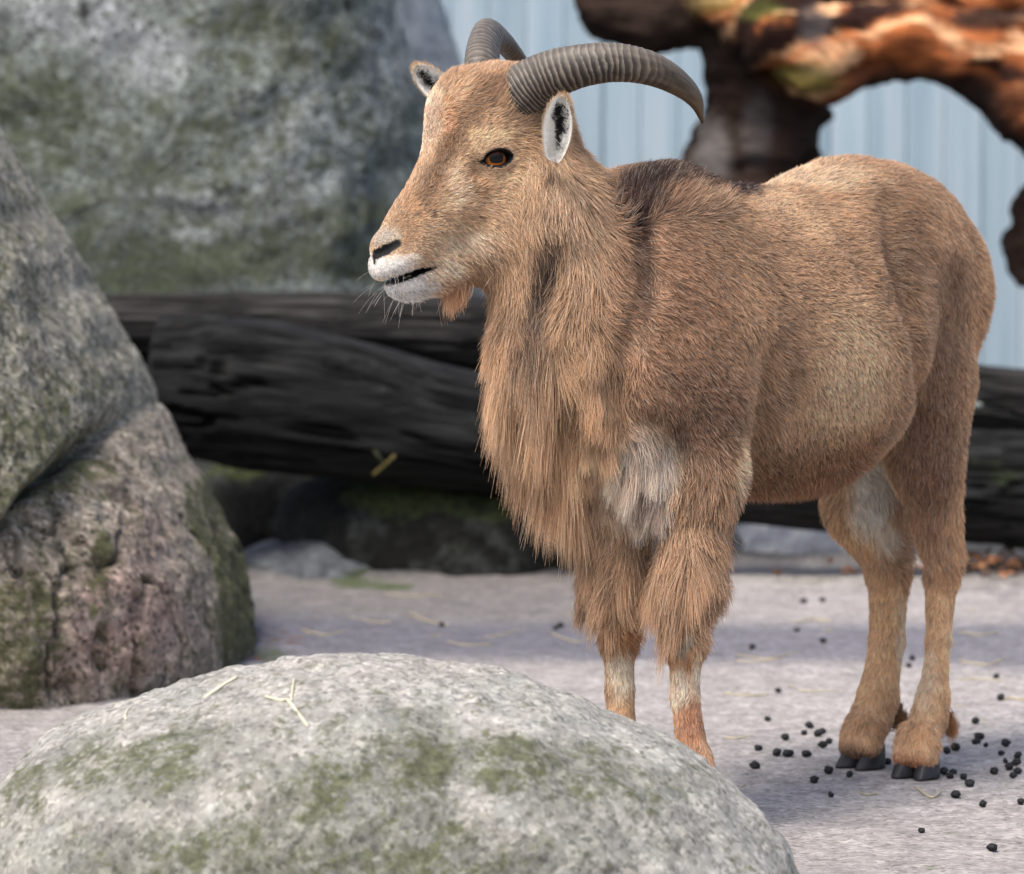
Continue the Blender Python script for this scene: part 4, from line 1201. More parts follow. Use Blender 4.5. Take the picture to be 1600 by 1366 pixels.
ridge = 1 - np.abs(fbm(wv * np.array([3, 6, 13]) + 8, 4)) * 2.5
V2 = V + Nn * (0.020 * gr + 0.020 * ridge + 0.03 * fbm(V * 4, 3))[:, None]
px, py = project(V)
org = blobmask(V, [(1140, 5, 60, 42, 1.0), (1210, 45, 70, 50, 1.0), (1265, 95, 85, 72, 1.0), (1340, 60, 90, 70, 1.0), (1430, 60, 90, 60, 1.0), (1550, 80, 110, 60, 1.0), (1600, 150, 60, 60, 0.8), (1400, 0, 300, 36, 1.0)], 8, 3)[:, None]
C = vary(srgb(50, 38, 32), V, 0.4, 4)
oc = srgb(150, 86, 48) * (1 + 0.6 * gr[:, None])
lt = sstep(0.0, 0.30, fbm(wv * np.array([3, 7, 26]) + 31, 5))[:, None]
oc = oc * (1 - lt) + srgb(222, 172, 128) * lt
dk = sstep(0.12, 0.28, fbm(wv * np.array([2.5, 5, 15]) + 61, 4))[:, None]
oc = oc * (1 - dk) + srgb(44, 26, 20) * dk
gn = blobmask(V, [(1255, 118, 60, 26, 0.9), (1110, 5, 60, 22, 0.7), (1190, 20, 40, 16, 0.5)], 6, 4)[:, None]
oc = oc * (1 - gn * .75) + srgb(116, 122, 62) * gn * .75
gr2 = blobmask(V, [(1265, 40, 26, 40, 0.8), (1110, 190, 40, 90, 0.5)], 6, 4)[:, None]
oc = oc * (1 - gr2) + srgb(96, 90, 88) * gr2
dkb = blobmask(V, [(1470, 128, 90, 22, 0.9), (1560, 190, 40, 60, 0.6), (1540, 30, 70, 22, 0.9), (1400, 12, 60, 16, 0.8)], 6, 4)[:, None]
oc = oc * (1 - dkb) + srgb(46, 30, 24) * dkb  # shade of the arm's underside and the recess, painted dark
C = C * (1 - org) + oc * org
gt = blobmask(V, [(1120, 230, 36, 70, 0.7), (1190, 200, 30, 60, 0.4)], 6, 4)[:, None]
C = C * (1 - gt) + srgb(104, 100, 98) * gt
me = mesh_np('driftwood', V2, q, np.clip(C, 0.004, 0.8)); set_moss(me, np.zeros(len(V)))
dm = wood_material('driftwood', (4, 9, 26), 2.4, ((0.32, g3(0.5)), (0.46, g3(1.1)), (0.66, g3(1.8))), 0.85, 0.02, spec=0.15)
o = link('driftwood_root', me, dm); tag(o, 'big twisted orange and brown driftwood root arching above the sheep', 'driftwood')

# ------------------------------------------------------------------ droppings
pel_mat = bpy.data.materials.new('dropping'); nt, N, L = nodes_of(pel_mat); b = N['Principled BSDF']
b.inputs['Base Color'].default_value = (0.009, 0.009, 0.010, 1); b.inputs['Roughness'].default_value = 0.75
tc = N.new('ShaderNodeTexCoord'); n1 = noise(N, L, tc.outputs['Object'], 300, 4); bp = N.new('ShaderNodeBump'); bp.inputs['Distance'].default_value = 0.0008; L.new(n1, bp.inputs['Height']); L.new(bp.outputs[0], b.inputs['Normal'])
D, q = uv_sphere(None, 1, 20, 12)
pmesh = []
for k in range(6):
    s = np.array([1.25 - 0.08 * k, 1.0, 0.86]) * 0.0062
    v = D * s * (1 + 0.18 * fbm(D * 1.8 + k * 5, 3)[:, None] * 2)
    me = mesh_np('dropping', v, q); me.materials.append(pel_mat); me.polygons.foreach_set('use_smooth', np.ones(len(me.polygons), bool)); pmesh.append(me)
def cz(x, y): return (1140 + x / 3.478, 1050 + y / 3.478)
PLACED = []
PEL = [cz(*p) for p in ((208, 243), (434, 283), (406, 325), (482, 338), (502, 322), (302, 355), (540, 377), (505, 406), (155, 417), (256, 448), (312, 456), (328, 450), (419, 450), (137, 506), (539, 546), (461, 577), (651, 561), (550, 641), (855, 496), (1336, 258), (1355, 356), (1334, 381), (1349, 376), (1393, 397), (1502, 396), (1180, 430), (1227, 415), (1476, 446), (1567, 455), (1498, 476), (1518, 513), (1557, 496), (1438, 530), (1565, 530), (1541, 553), (1163, 553), (1196, 574), (1215, 540), (1272, 577), (1306, 605), (1230, 654), (1376, 712), (1585, 697), (944, 232), (1474, 128), (1450, 14), (1125, 527), (800, 515))]
PEL += [(1286, 1000), (1245, 985), (1285, 937), (1256, 938), (875, 975), (1420, 1037), (1425, 1025), (1216, 1076), (690, 972), (868, 978), (1175, 1010), (1440, 1290), (1550, 1318)]
rngp = random.Random(3)
for k, (x, y) in enumerate(PEL):
    g = G(x, y + 1.5)
    o = bpy.data.objects.new('dropping', pmesh[k % 6]); COL.objects.link(o)
    s = rngp.uniform(0.72, 1.2)
    o.location = (g[0], g[1], ground_z(g[0], g[1]) + 0.0050 * s); o.rotation_euler = (rngp.uniform(-.3, .3), rngp.uniform(-.3, .3), rngp.uniform(0, 3.1)); o.scale = (s, s, s)
    tag(o, None, 'dropping', 'black droppings scattered on the ground'); PLACED.append((x, y, o, 'black dropping'))

# ------------------------------------------------------------------ straw
straw_mat = attr_mat('straw', 0.6, 0.3)
def straw(path, r, label, group, col=(188, 176, 142)):
    path = curve_pts(path, 14)
    v, q, _ = tube_np(path, r, 6, up=(0, 0.3, 1), shape=lambda S, A: 1 + 0.35 * np.cos(2 * A))
    o = link('straw', mesh_np('straw', v, q, vary(srgb(*col), v, 0.2, 60)), straw_mat)
    tag(o, label, 'straw', group)
    return o
def gp(x, y, lift=0.002):
    g = G(x, y); return np.array([g[0], g[1], ground_z(g[0], g[1]) + lift])
STR = [((1495, 1058), (1530, 1056), (1568, 1060)), ((1150, 1022), (1200, 1030), (1248, 1018)), ((1215, 1030), (1180, 1033), (1150, 1030)), ((1245, 1075), (1275, 1078), (1310, 1076)), ((1560, 1088), (1580, 1086), (1600, 1089)),
       ((1430, 1228), (1455, 1240), (1470, 1233)), ((545, 958), (580, 968), (610, 970)), ((640, 955), (665, 965), (700, 972)), ((760, 990), (790, 985), (820, 975)), ((860, 985), (900, 1000), (925, 995)), ((470, 985), (510, 992), (540, 985)),
       ((1500, 1030), (1540, 1035), (1570, 1028)), ((1130, 1080), (1160, 1085), (1200, 1082)), ((1130, 1150), (1150, 1152), (1175, 1147)), ((700, 1000), (730, 1004), (770, 1000)), ((1340, 1230), (1352, 1236), (1370, 1234)), ((600, 925), (640, 930), (690, 928)), ((330, 1050), (345, 1060), (372, 1052)), ((1240, 970), (1270, 965), (1300, 968)), ((1500, 985), (1530, 990), (1560, 985))]
for s in STR:
    o = straw([gp(x, y) for x, y in s], rngp.uniform(0.0007, 0.0012), None, 'straws scattered on the ground'); PLACED.append((s[1][0], s[1][1], o, 'long pale straw'))
# more short bits of straw and the litter in the crevice beside the leaning boulder
for k in range(46):
    x, y = (rngp.uniform(380, 1590), rngp.uniform(930, 1260)) if k < 26 else (rngp.uniform(370, 470), rngp.uniform(990, 1040))
    if x < 1150 and y > 1040: continue
    a = rngp.uniform(-0.5, 0.5); l = rngp.uniform(8, 20)
    o = straw([gp(x, y), gp(x + l * math.cos(a) * .5, y + l * math.sin(a) * .3), gp(x + l * math.cos(a), y + l * math.sin(a) * .5)], rngp.uniform(0.0005, 0.0009), None, 'straws scattered on the ground', (176, 164, 132) if k < 26 else (128, 92, 60))
    PLACED.append((x, y, o, 'short pale straw' if k < 26 else 'short brown straw'))
# straws on the near boulder
def on_rock(x, y, lift=0.002):
    px, py = RPX, RPY
    d = (px - x) ** 2 + (py - y) ** 2 + (FRONT_ROCK[:, 1] > 4.75) * 1e6
    return FRONT_ROCK[np.argmin(d)] + np.array([0, -0.5, 0.8]) * lift
RPX, RPY = project(FRONT_ROCK)
for s, lb in ((((415, 1090), (440, 1096), (452, 1098), (482, 1137)), 'bent pale straw lying on top of the low foreground boulder'), (((455, 1098), (458, 1080), (458, 1064)), 'short pale straw standing beside the bent one on the foreground boulder'),
              (((318, 1092), (345, 1075), (372, 1060)), 'thin pale straw leaning near the top left of the foreground boulder'), (((196, 1128), (198, 1120), (201, 1110)), 'tiny straw at the left shoulder of the foreground boulder')):
    straw([on_rock(*p) for p in s], 0.0014, lb, 'straws on the foreground boulder', (216, 210, 184))
# straw stalks caught on the logs
straw([P(583, 742, 8.66), P(600, 728, 8.63), P(617, 712, 8.61)], 0.004, 'dull straw stalk caught on the face of the thick lower log', None, (96, 88, 50))
straw([P(585, 705, 8.61), P(592, 714, 8.61), P(600, 724, 8.62)], 0.003, 'short twig crossing the straw stalk on the lower log', None, (60, 62, 40))
straw([P(1512, 632, 9.20), P(1522, 633, 9.19), P(1533, 634, 9.2)], 0.005, 'pale stub sticking out of the log just behind the rump', None, (150, 156, 144))

# ------------------------------------------------------------------ dead leaves under the log at the right
leaf_mat = attr_mat('leaf', 0.7, 0.2)
for k in range(56):
    if k < 40: x, y = rngp.uniform(1500, 1600), rngp.gauss(882, 14)
    else: x, y = rngp.uniform(1180, 1600), rngp.gauss(893, 6)
    y = min(903, max(862, y))
    g = G(x, y + 4, 0.03)
    a = rngp.uniform(0, 6.28); l, w = rngp.uniform(0.022, 0.040), rngp.uniform(0.011, 0.02)
    u = np.array([math.cos(a), math.sin(a), rngp.uniform(-.3, .5)]); t = np.array([-math.sin(a), math.cos(a), rngp.uniform(-.3, .3)])
    pts = []
    for i in range(7):
        s = i / 6; ww = w * math.sin(math.pi * (0.06 + 0.90 * s)) ** 0.8
        for j in (-1, 0, 1): pts.append(g + u * l * (s - .5) + t * ww * j * .5 + ZZ * (0.006 + 0.005 * abs(j) + 0.006 * math.sin(3 * s)))
    f = []
    for i in range(6):
        for j in range(2): f.append([i * 3 + j, i * 3 + j + 1, i * 3 + j + 4, i * 3 + j + 3])
    c = srgb(*rngp.choice([(150, 100, 66), (124, 88, 60), (166, 120, 84), (96, 70, 52), (78, 60, 46)]))
    o = link('dead_leaf', mesh_np('dead_leaf', pts, f, np.tile(c, (len(pts), 1))), leaf_mat)
    o.data.transform(Matrix.Identity(4))
    tag(o, None, 'leaf', 'dead leaves under the logs'); PLACED.append((x, y, o, 'brown leaf'))

# every scattered small thing gets a label that tells where it lies
ORD = ['leftmost', 'second from the left', 'third from the left', 'fourth from the left', 'fifth from the left', 'sixth from the left', 'seventh from the left', 'eighth from the left', 'ninth from the left', 'tenth from the left']
ORD += [w + ' from the left' for w in ('eleventh', 'twelfth', 'thirteenth', 'fourteenth', 'fifteenth', 'sixteenth', 'seventeenth', 'eighteenth', 'nineteenth', 'twentieth')]
def where(x, y):
    if x < 475 and y > 985: return 'in the crevice beside the leaning boulder'
    if y < 912: return 'behind the hind legs' if x < 1500 else ('right of the hind legs, ' + ('far row' if y < 873 else 'middle row' if y < 884 else 'near row'))
    if x < 900: return 'on the ground beyond the low boulder' 
    if y < 1010: return 'on the far ground behind the hind legs'
    if y < 1095: return 'on the bluish band behind the hind hooves'
    if y < 1226:
        if x < 1262: return 'on the ground left of the hind hooves'
        if x < 1325: return 'on the ground touching near the far hind hoof'
        if x < 1470: return 'between and behind the hind hooves'
        return 'right of the near hind hoof' if x < 1540 else 'near the right edge beside the near hind hoof'
    return 'in front of the hind hooves' if x > 1310 else 'in front of and left of the hind hooves'
ORD2 = ['%s from the left' % w for w in ('twenty first', 'twenty second', 'twenty third', 'twenty fourth', 'twenty fifth', 'twenty sixth', 'twenty seventh', 'twenty eighth', 'twenty ninth', 'thirtieth')]
cells = {}
for x, y, o, nm in PLACED: cells.setdefault((nm, where(x, y)), []).append((x, o))
for (nm, wh), lst in cells.items():
    lst.sort(key=lambda t: t[0])
    for i, (x, o) in enumerate(lst): o['label'] = '%s %s, %s' % (nm, wh, ORD[i] if i < 20 else ORD2[i - 20]) if len(lst) > 1 else '%s %s' % (nm, wh)
# ------------------------------------------------------------------ the coat: hair strands
flows = []   # centre, radii, direction, weight, length, lift, kind(0 short,1 long)
def region(px, py, rx, rz, d=None, ln=None, lift=None, ry=0.12, Y=None):
    c = HIT(px, py) if Y is None else P(px, py, Y)
    s = c[1] / FPX
    flows.append((c, np.array([rx * s, ry, rz * s]), None if d is None else unit(d), ln, lift))
BACK = AX; DOWN = -ZZ; LEFTP = np.array([-1.0, 0, 0]); FRONT = np.array([0, -1.0, 0])
# direction / length fields, later entries override
region(1120, 520, 240, 330, BACK * 0.8 + DOWN * 0.8, 0.0135, 0.42)
region(1300, 420, 260, 260, BACK + DOWN * 0.45, 0.0110, 0.45)
region(1320, 650, 180, 160, BACK * 0.55 + DOWN, 0.0130, 0.45)
region(1480, 560, 110, 330, DOWN + BACK * 0.15, 0.0140, 0.34)
region(1200, 780, 260, 60, BACK * 0.4 + DOWN, 0.026, 0.45, 0.25)
region(1070, 300, 130, 50, BACK + ZZ * 0.4, 0.026, 0.70)
region(985, 318, 55, 50, BACK * 0.5 + ZZ * 0.6 , 0.030, 0.75)
# head: short hair lying back from the nose
region(700, 250, 190, 260, None, 0.0095, 0.25, 0.3, Y=5.2)
region(610, 400, 75, 90, None, 0.0032, 0.35, 0.3, Y=5.08)
region(735, 120, 60, 40, None, 0.016, 0.5, 0.12, Y=5.2)
region(780, 250, 48, 34, None, 0.0040, 0.2, 0.05)
region(800, 150, 42, 42, np.array([0.6, -0.2, 0.75]), 0.015, 0.55, 0.08)
region(740, 400, 90, 60, None, 0.014, 0.3, 0.12)
# neck
region(880, 330, 90, 190, DOWN + BACK * 0.25, 0.032, 0.30, 0.16)
region(915, 240, 50, 100, DOWN * 0.7 + np.array([1.0, 0, 0.1]), 0.020, 0.60, 0.10)
region(850, 450, 110, 90, DOWN + LEFTP * 0.10, 0.038, 0.25, 0.14)
# throat beard and mane
region(800, 525, 80, 65, DOWN + LEFTP * 0.45 + FRONT * 0.2, 0.085, 0.55, 0.12)
region(835, 600, 100, 85, DOWN + LEFTP * 0.22, 0.118, 0.50, 0.14)
region(862, 665, 60, 70, DOWN + LEFTP * 0.30, 0.126, 0.36, 0.13)
region(905, 730, 30, 60, DOWN, 0.035, 0.25, 0.10)
region(920, 610, 60, 120, DOWN, 0.055, 0.22, 0.10)
region(1000, 735, 65, 70, DOWN + LEFTP * 0.05, 0.062, 0.30, 0.10)
region(945, 740, 60, 60, DOWN + LEFTP * 0.05, 0.055, 0.25, 0.12)
# forelegs with chaps
region(1100, 790, 75, 90, DOWN, 0.030, 0.30, 0.10)
region(1095, 880, 80, 80, DOWN + np.array([0.16, 0, 0]), 0.042, 0.48, 0.10)
region(1050, 885, 50, 75, DOWN + LEFTP * 0.35 + FRONT * 0.4, 0.074, 0.46, 0.10)
region(955, 830, 70, 80, DOWN, 0.035, 0.35, 0.10)
region(945, 875, 65, 70, DOWN + LEFTP * 0.22 + FRONT * 0.4, 0.066, 0.50, 0.10)
for x, Y in ((1071, 5.21), (968, 5.285)):
    region(x, 1050, 60, 60, DOWN, 0.012, 0.15, 0.08, Y=Y)
    region(x, 1160, 70, 110, DOWN, 0.010, 0.15, 0.08, Y=Y)
# hind legs
region(1470, 800, 60, 90, DOWN, 0.022, 0.2, 0.09, Y=5.76)
region(1350, 800, 70, 90, DOWN, 0.020, 0.2, 0.09, Y=5.86)
for x, Y in ((1468, 5.765), (1384, 5.86)):
    region(x, 985, 60, 130, DOWN, 0.012, 0.14, 0.08, Y=Y)
    region(x - 10, 1110, 80, 70, DOWN, 0.013, 0.2, 0.08, Y=Y - 0.02)
region(1425, 1185, 60, 40, DOWN, 0.008, 0.08, 0.08, Y=5.71)
region(1340, 1172, 60, 40, DOWN, 0.008, 0.08, 0.08, Y=5.80)
region(1100, 1260, 60, 50, DOWN, 0.008, 0.08, 0.08, Y=5.17)
region(966, 1240, 60, 50, DOWN, 0.008, 0.08, 0.08, Y=5.25)
region(1070, 1010, 22, 30, DOWN, 0.010, 0.12, 0.05)

def fields(V):
    n = len(V)
    D = np.tile(BACK + DOWN * 0.5, (n, 1)); L = np.full(n, 0.022); LI = np.full(n, 0.28)
    hd = sstep(-0.02, 0.05, side(V))[:, None]
    headflow = unit(P(800, 240, 5.3) - P(640, 330, 5.2)) * 1.0 + DOWN * 0.15
    # on the head hair runs back along the skull and down the cheeks
    chk = sstep(0.0, 0.09, -(V - E0) @ unit(cr[2]))[:, None]
    hdir = headflow * (1 - 0.6 * chk) + (DOWN * 0.8 + np.array([0.5, 0.1, 0])) * chk * 0.8
    D = D * (1 - hd) + hdir * hd
    for c, r, d, ln, lift in flows:
        w = 1 - sstep(0.55, 1.1, np.linalg.norm((V - c) / r, axis=1))
        if d is not None:
            D = D * (1 - w[:, None]) + d * w[:, None]
        if ln is not None: L = L * (1 - w) + ln * w
        if lift is not None: LI = LI * (1 - w) + lift * w
    return D, L, LI

def hash_jit(ix, k):
    h = (ix[:, 0] * 73856093 ^ ix[:, 1] * 19349663 ^ ix[:, 2] * 83492791 ^ (k * 2654435761)) & 0x7fffffff
    return (h % 10007) / 10007.0

def clump_offset(R, cell):
    ix = np.floor(R / cell).astype(np.int64)
    c = (ix + np.stack([hash_jit(ix, 1), hash_jit(ix, 2), hash_jit(ix, 3)], -1)) * cell
    return c - R, hash_jit(ix, 4)

# roots on the surface
A_ = SV[SQ[:, 0]]; B_ = SV[SQ[:, 1]]; C_ = SV[SQ[:, 2]]; D_ = SV[SQ[:, 3]]
area = 0.5 * np.linalg.norm(np.cross(C_ - A_, D_ - B_), axis=1)
fc = (A_ + B_ + C_ + D_) / 4
fD, fL, fLI = fields(fc)
fn_ = sheep_grad(fc)
near_side = np.where((fn_ @ LF > -0.3) | (fn_[:, 0] < -0.2), 1.0, 0.45)
hdm = in_head(fc)
fvis = np.where(hdm, 1.0, near_side)
dens = area * fvis * np.where(hdm, 3.6, 1.0) * np.where(fL > 0.035, 1.5, 1.0) * np.where(fL < 0.016, 1.8, 1.0) * np.where(fL < 0.005, 1.6, 1.0)
# bare: inside mouth, nostrils, eye openings, soles
cc = SC[SQ[:, 0]]
bare = cc.max(1) < 0.30 * SB[SQ[:, 0]].max(1)
dens[bare] = 0
dens[fc[:, 2] < 0.017] = 0
for c, n, a, b in EYES:
    D__ = fc - c; q__ = D__ @ a; r__ = D__ @ b
    e__ = np.maximum(r__ - almond(q__, True), almond(q__, False) - r__)
    dens[(e__ < 0.0022) & (np.abs(q__) < 0.024) & (D__ @ n > 0) & (np.linalg.norm(D__, axis=1) < 0.03)] = 0

def grow(name, N, rad, seed, weight, len_mul=1.0, npts=6, clump=0.5, cell=0.012, wild=0.0, label=None, lmin=0.0, frizz=0.10, tj=0.2):
    rng = np.random.default_rng(seed)
    w = weight / weight.sum()
    cs = np.cumsum(w); f = np.searchsorted(cs, rng.random(N)); f = np.clip(f, 0, len(SQ) - 1)
    u, v = rng.random(N)[:, None], rng.random(N)[:, None]
    R = (A_[f] * (1 - u) + B_[f] * u) * (1 - v) + (D_[f] * (1 - u) + C_[f] * u) * v
    R = R.astype(np.float64)
    nrm = sheep_grad(R)
    D, L, LI = fields(R)
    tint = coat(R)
    jl = np.where(L > 0.04, rng.beta(2.2, 1.6, N) * 1.05 + 0.25, rng.uniform(0.65, 1.15, N))
    _, ct = clump_offset(R + 0.21, 0.022)
    jl = jl * np.where(L > 0.04, 0.72 + 0.5 * ct, 1.0)
    L = L * jl * len_mul
    nz = np.stack([fbm(R * 28 + k * 9, 3) for k in range(3)], -1)
    D = D + nz * 0.45 + rng.normal(0, frizz, (N, 3)) * 1.0
    T = D - nrm * (D * nrm).sum(1)[:, None]
    T /= np.linalg.norm(T, axis=1)[:, None] + 1e-6
    LI = LI * rng.uniform(0.6, 1.4, N)
    d0 = T + nrm * LI[:, None]; d0 /= np.linalg.norm(d0, axis=1)[:, None]
    longm = sstep(0.035, 0.07, L)
    off, tone = clump_offset(R, np.where(L > 0.045, cell * 1.9, cell)[:, None])
    off = off - nrm * (off * nrm).sum(1)[:, None]
    pts = np.empty((N, npts, 3)); pts[:, 0] = R - nrm * 0.001
    p = R.copy(); d = d0
    seg = L / (npts - 1)
    wob = rng.normal(0, 1, (N, 3)) * 0.10
    for i in range(1, npts):
        t = i / (npts - 1)
        g = (0.16 + 0.5 * longm)[:, None] * t
        d = d * (1 - g) + (D / np.linalg.norm(D, axis=1)[:, None] * (1 - longm[:, None]) + (DOWN + T * 0.25 + LI[:, None] * nrm * 0.4) * longm[:, None]) * g + wob * t * 0.5
        d /= np.linalg.norm(d, axis=1)[:, None]
        p = p + d * seg[:, None]
        if i >= 1:
            m = L > 0.016
            if m.any():
                s_ = FB.sample(p[m]); want = 0.0015 + 0.005 * t * longm[m]
                push = np.clip(want - s_, 0, 0.02)
                p[m] = p[m] + FB.grad(p[m]) * push[:, None]
        pts[:, i] = p
    tt = np.linspace(0, 1, npts) ** 1.4
    cl = clump * (0.5 + 0.5 * longm) * np.clip(rng.normal(1, 0.3, N), 0.2, 1.4)
    pts += off[:, None, :] * (tt[None, :, None] * cl[:, None, None])
    # radius: thin root to thinner tip
    r = rad * (1 - 0.75 * np.linspace(0, 1, npts) ** 1.6)[None, :] * rng.uniform(0.7, 1.2, N)[:, None]
    tone_h = rng.normal(0, tj, N) + (tone - 0.5) * 0.30
    off2, tone2 = clump_offset(R + 0.5, 0.030)
    tone_h = tone_h + (tone - 0.5) * 0.35 * longm + (tone2 - 0.5) * 0.30 * longm
    tint = tint * np.clip(1 + tone_h, 0.2, 2)[:, None]
    pale = rng.random(N) < 0.15; darkh = rng.random(N) < 0.14
    tint[pale] = tint[pale] * 0.6 + srgb(226, 206, 184) * 0.4
    tint[darkh] *= 0.55
    hue = rng.normal(0, 0.05, N)
    tint[:, 0] *= 1 + hue; tint[:, 2] *= 1 - hue
    tint = np.clip(tint, 0.008, 0.86)
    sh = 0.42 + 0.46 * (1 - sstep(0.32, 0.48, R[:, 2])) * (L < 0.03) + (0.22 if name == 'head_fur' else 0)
    return make_hair(name, pts, r, tint, label, sh)

def make_hair(name, pts, r, tint, label=None, shade=0.7):
    N, npts = pts.shape[:2]
    base = world_loc(sheep)
    hc = bpy.data.hair_curves.new(name)
    hc.add_curves([npts] * N)
    hc.points.foreach_set('position', (pts - base).astype(np.float32).ravel())
    ra = hc.attributes.get('radius') or hc.attributes.new('radius', 'FLOAT', 'POINT')
    ra.data.foreach_set('value', r.astype(np.float32).ravel())
    a = hc.attributes.new('tint', 'FLOAT_COLOR', 'CURVE')
    c = np.ones((N, 4), np.float32); c[:, :3] = tint
    a.data.foreach_set('color', c.ravel())
    sa = hc.attributes.new('rootshade', 'FLOAT', 'CURVE'); sa.data.foreach_set('value', (np.ones(N) * shade).astype(np.float32))
    ob = bpy.data.objects.new(name, hc); COL.objects.link(ob)
    hc.materials.append(hair_mat)
    ob.parent = sheep
    ob['kind'] = 'stuff'
    if label: ob['label'] = label
    return ob

hair_mat = bpy.data.materials.new('hair'); hair_mat.use_nodes = True
nt = hair_mat.node_tree; nt.nodes.clear()
out = nt.nodes.new('ShaderNodeOutputMaterial')
at = nt.nodes.new('ShaderNodeAttribute'); at.attribute_name = 'tint'
hi_ = nt.nodes.new('ShaderNodeHairInfo')
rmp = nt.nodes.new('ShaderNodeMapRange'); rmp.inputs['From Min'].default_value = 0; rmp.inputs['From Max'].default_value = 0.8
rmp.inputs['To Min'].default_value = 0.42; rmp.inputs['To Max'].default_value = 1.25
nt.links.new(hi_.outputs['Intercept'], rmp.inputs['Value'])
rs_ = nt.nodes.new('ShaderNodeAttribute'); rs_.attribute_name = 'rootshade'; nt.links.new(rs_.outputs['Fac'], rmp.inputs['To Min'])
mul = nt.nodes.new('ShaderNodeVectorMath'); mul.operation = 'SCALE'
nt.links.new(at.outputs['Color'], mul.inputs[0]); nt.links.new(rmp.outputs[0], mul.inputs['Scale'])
pb = nt.nodes.new('ShaderNodeBsdfPrincipled')
pb.inputs['Roughness'].default_value = 0.55; pb.inputs['Specular IOR Level'].default_value = 0.35
nt.links.new(mul.outputs[0], pb.inputs['Base Color'])
tr = nt.nodes.new('ShaderNodeBsdfTranslucent'); nt.links.new(mul.outputs[0], tr.inputs['Color'])
mx = nt.nodes.new('ShaderNodeMixShader'); mx.inputs[0].default_value = 0.22
nt.links.new(pb.outputs[0], mx.inputs[1]); nt.links.new(tr.outputs[0], mx.inputs[2])
nt.links.new(mx.outputs[0], out.inputs[0])
scene.cycles_curves.shape = 'RIBBONS'
scene.cycles_curves.subdivisions = 2

short_w = dens * np.where(hdm, 1, 1)
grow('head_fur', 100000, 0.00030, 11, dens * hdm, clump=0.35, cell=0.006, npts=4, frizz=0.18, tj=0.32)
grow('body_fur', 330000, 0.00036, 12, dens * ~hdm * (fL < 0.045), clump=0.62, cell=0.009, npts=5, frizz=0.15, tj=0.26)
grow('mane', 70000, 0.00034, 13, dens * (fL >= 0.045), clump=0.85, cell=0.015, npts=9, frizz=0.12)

# ear hair
for k, (X, C, N, W, dirU, V_, U_, dark) in enumerate(EARS):
    rng = np.random.default_rng(40 + k)
    n = 2600
    i = rng.integers(1, X.shape[0] - 1, n); j = rng.integers(0, X.shape[1], n)
    R = X[i, j] + N * 0.0003 + rng.normal(0, 0.0008, (n, 3))
    v = V_[i, j]; edge = np.abs(v) > 0.8
    dcol = C[i, j] * rng.uniform(0.75, 1.1, n)[:, None]
    d = -W * np.sign(v)[:, None] * 0.8 + dirU * 0.5 + N * 0.5 + rng.normal(0, 0.3, (n, 3))
    d[edge] = W * np.sign(v[edge])[:, None] * 0.6 + dirU * 0.7 - N * 0.2 + rng.normal(0, 0.3, (edge.sum(), 3))
    d /= np.linalg.norm(d, axis=1)[:, None]
    L = rng.uniform(0.003, 0.008, n); L[edge] = rng.uniform(0.002, 0.004, edge.sum())
    t = np.linspace(0, 1, 4)
    pts = R[:, None, :] + d[:, None, :] * (L[:, None] * t)[..., None]
    make_hair('ear_hair', pts, 0.00022 * (1 - 0.7 * t)[None, :] * np.ones((n, 1)), np.clip(dcol, 0.006, 0.85))
    R2 = X[i, j] - N * 0.0028
    d2 = dirU + (-N) * 0.35 + rng.normal(0, 0.25, (n, 3)); d2 /= np.linalg.norm(d2, axis=1)[:, None]
    L2 = rng.uniform(0.006, 0.010, n)
    pts = R2[:, None, :] + d2[:, None, :] * (L2[:, None] * t)[..., None]
    make_hair('ear_hair', pts, 0.00026 * (1 - 0.7 * t)[None, :] * np.ones((n, 1)), np.clip(srgb(196, 160, 122) * rng.uniform(0.6, 1.1, n)[:, None], 0.01, 0.8))
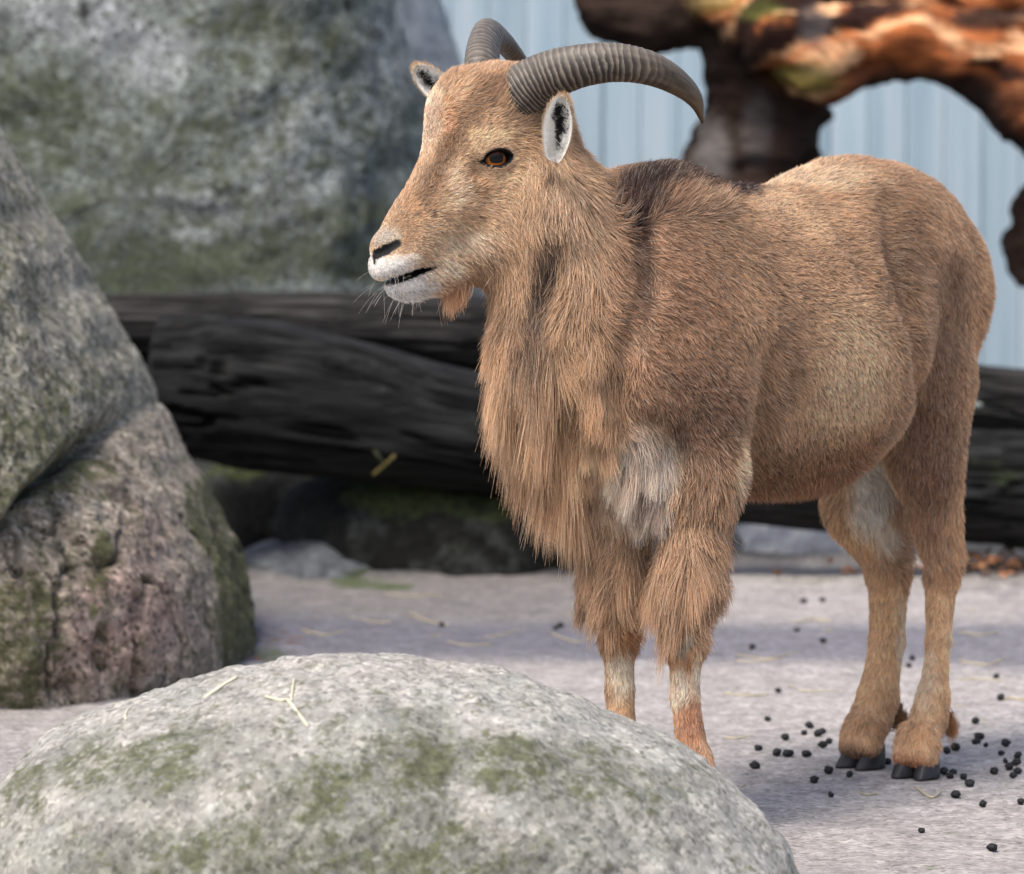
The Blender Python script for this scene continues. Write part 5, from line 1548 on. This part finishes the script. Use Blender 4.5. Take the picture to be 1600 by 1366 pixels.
# pointed tufts behind the fetlocks
for px, py, Y, n in ((1474, 1128, 5.755, 700), (1400, 1126, 5.85, 600)):
    rng = np.random.default_rng(px)
    c = P(px, py, Y)
    R = c + rng.normal(0, 1, (n, 3)) * np.array([0.007, 0.008, 0.009])
    tip = c + np.array([0.015, -0.004, -0.002]) + rng.normal(0, 1, (n, 3)) * np.array([0.004, 0.004, 0.008]) - ZZ * 0.010
    t = np.linspace(0, 1, 5)
    pts = R[:, None, :] * (1 - t)[None, :, None] + tip[:, None, :] * t[None, :, None] + (ZZ * 0.004)[None, None, :] * (t * (1 - t) * 4)[None, :, None]
    make_hair('fetlock_tuft', pts, 0.00034 * (1 - 0.7 * t)[None, :] * np.ones((n, 1)), np.clip(srgb(176, 128, 86) * rng.uniform(0.5, 1.25, n)[:, None], 0.01, 0.8))
# whiskers
rng = np.random.default_rng(5)
wp = []
for _ in range(46):
    p = HIT(rng.uniform(583, 650), rng.uniform(405, 462), FH) if rng.random() < 0.7 else HIT(rng.uniform(620, 660), rng.uniform(455, 466), FH)
    g = FH.grad(p[None])[0]; d = unit(g * 0.6 + HF * rng.uniform(0.0, 0.7) + np.array([0, 0, -rng.uniform(0.1, 0.8)]) + rng.normal(0, 0.25, 3))
    L = rng.uniform(0.012, 0.040)
    t = np.linspace(0, 1, 6)[:, None]
    wp.append(p + d * L * t + np.array([0, 0, -0.35]) * L * t ** 2)
make_hair('whisker', np.array(wp), np.tile(0.00016 * (1 - 0.7 * np.linspace(0, 1, 6)), (46, 1)), np.tile(srgb(200, 190, 180), (46, 1)))
# the small orange tuft under the jaw
n = 900
pp = np.stack([HP(*q) for q in zip(rng.uniform(697, 726, n), rng.uniform(436, 446, n), rng.normal(0.004, 0.010, n))])
d = np.array([0.02, 0, -1.0]) + rng.normal(0, 0.16, (n, 3)); d /= np.linalg.norm(d, axis=1)[:, None]
L = rng.uniform(0.018, 0.055, n) * (1 - 0.45 * sstep(0, 1, (pp[:, 0] - pp[:, 0].min()) / np.ptp(pp[:, 0])))
t = np.linspace(0, 1, 7)
ctr = pp.mean(0) - np.array([0.008, 0, 0])
pts = pp[:, None, :] + d[:, None, :] * (L[:, None] * t)[..., None] + (ctr - pp)[:, None, :] * np.array([1, 1, 0]) * (t ** 2 * 0.25)[None, :, None]
make_hair('chin_beard', pts, 0.00030 * (1 - 0.7 * t)[None, :] * np.ones((n, 1)), np.clip(srgb(214, 172, 136) * rng.uniform(0.6, 1.2, n)[:, None], 0.01, 0.8))
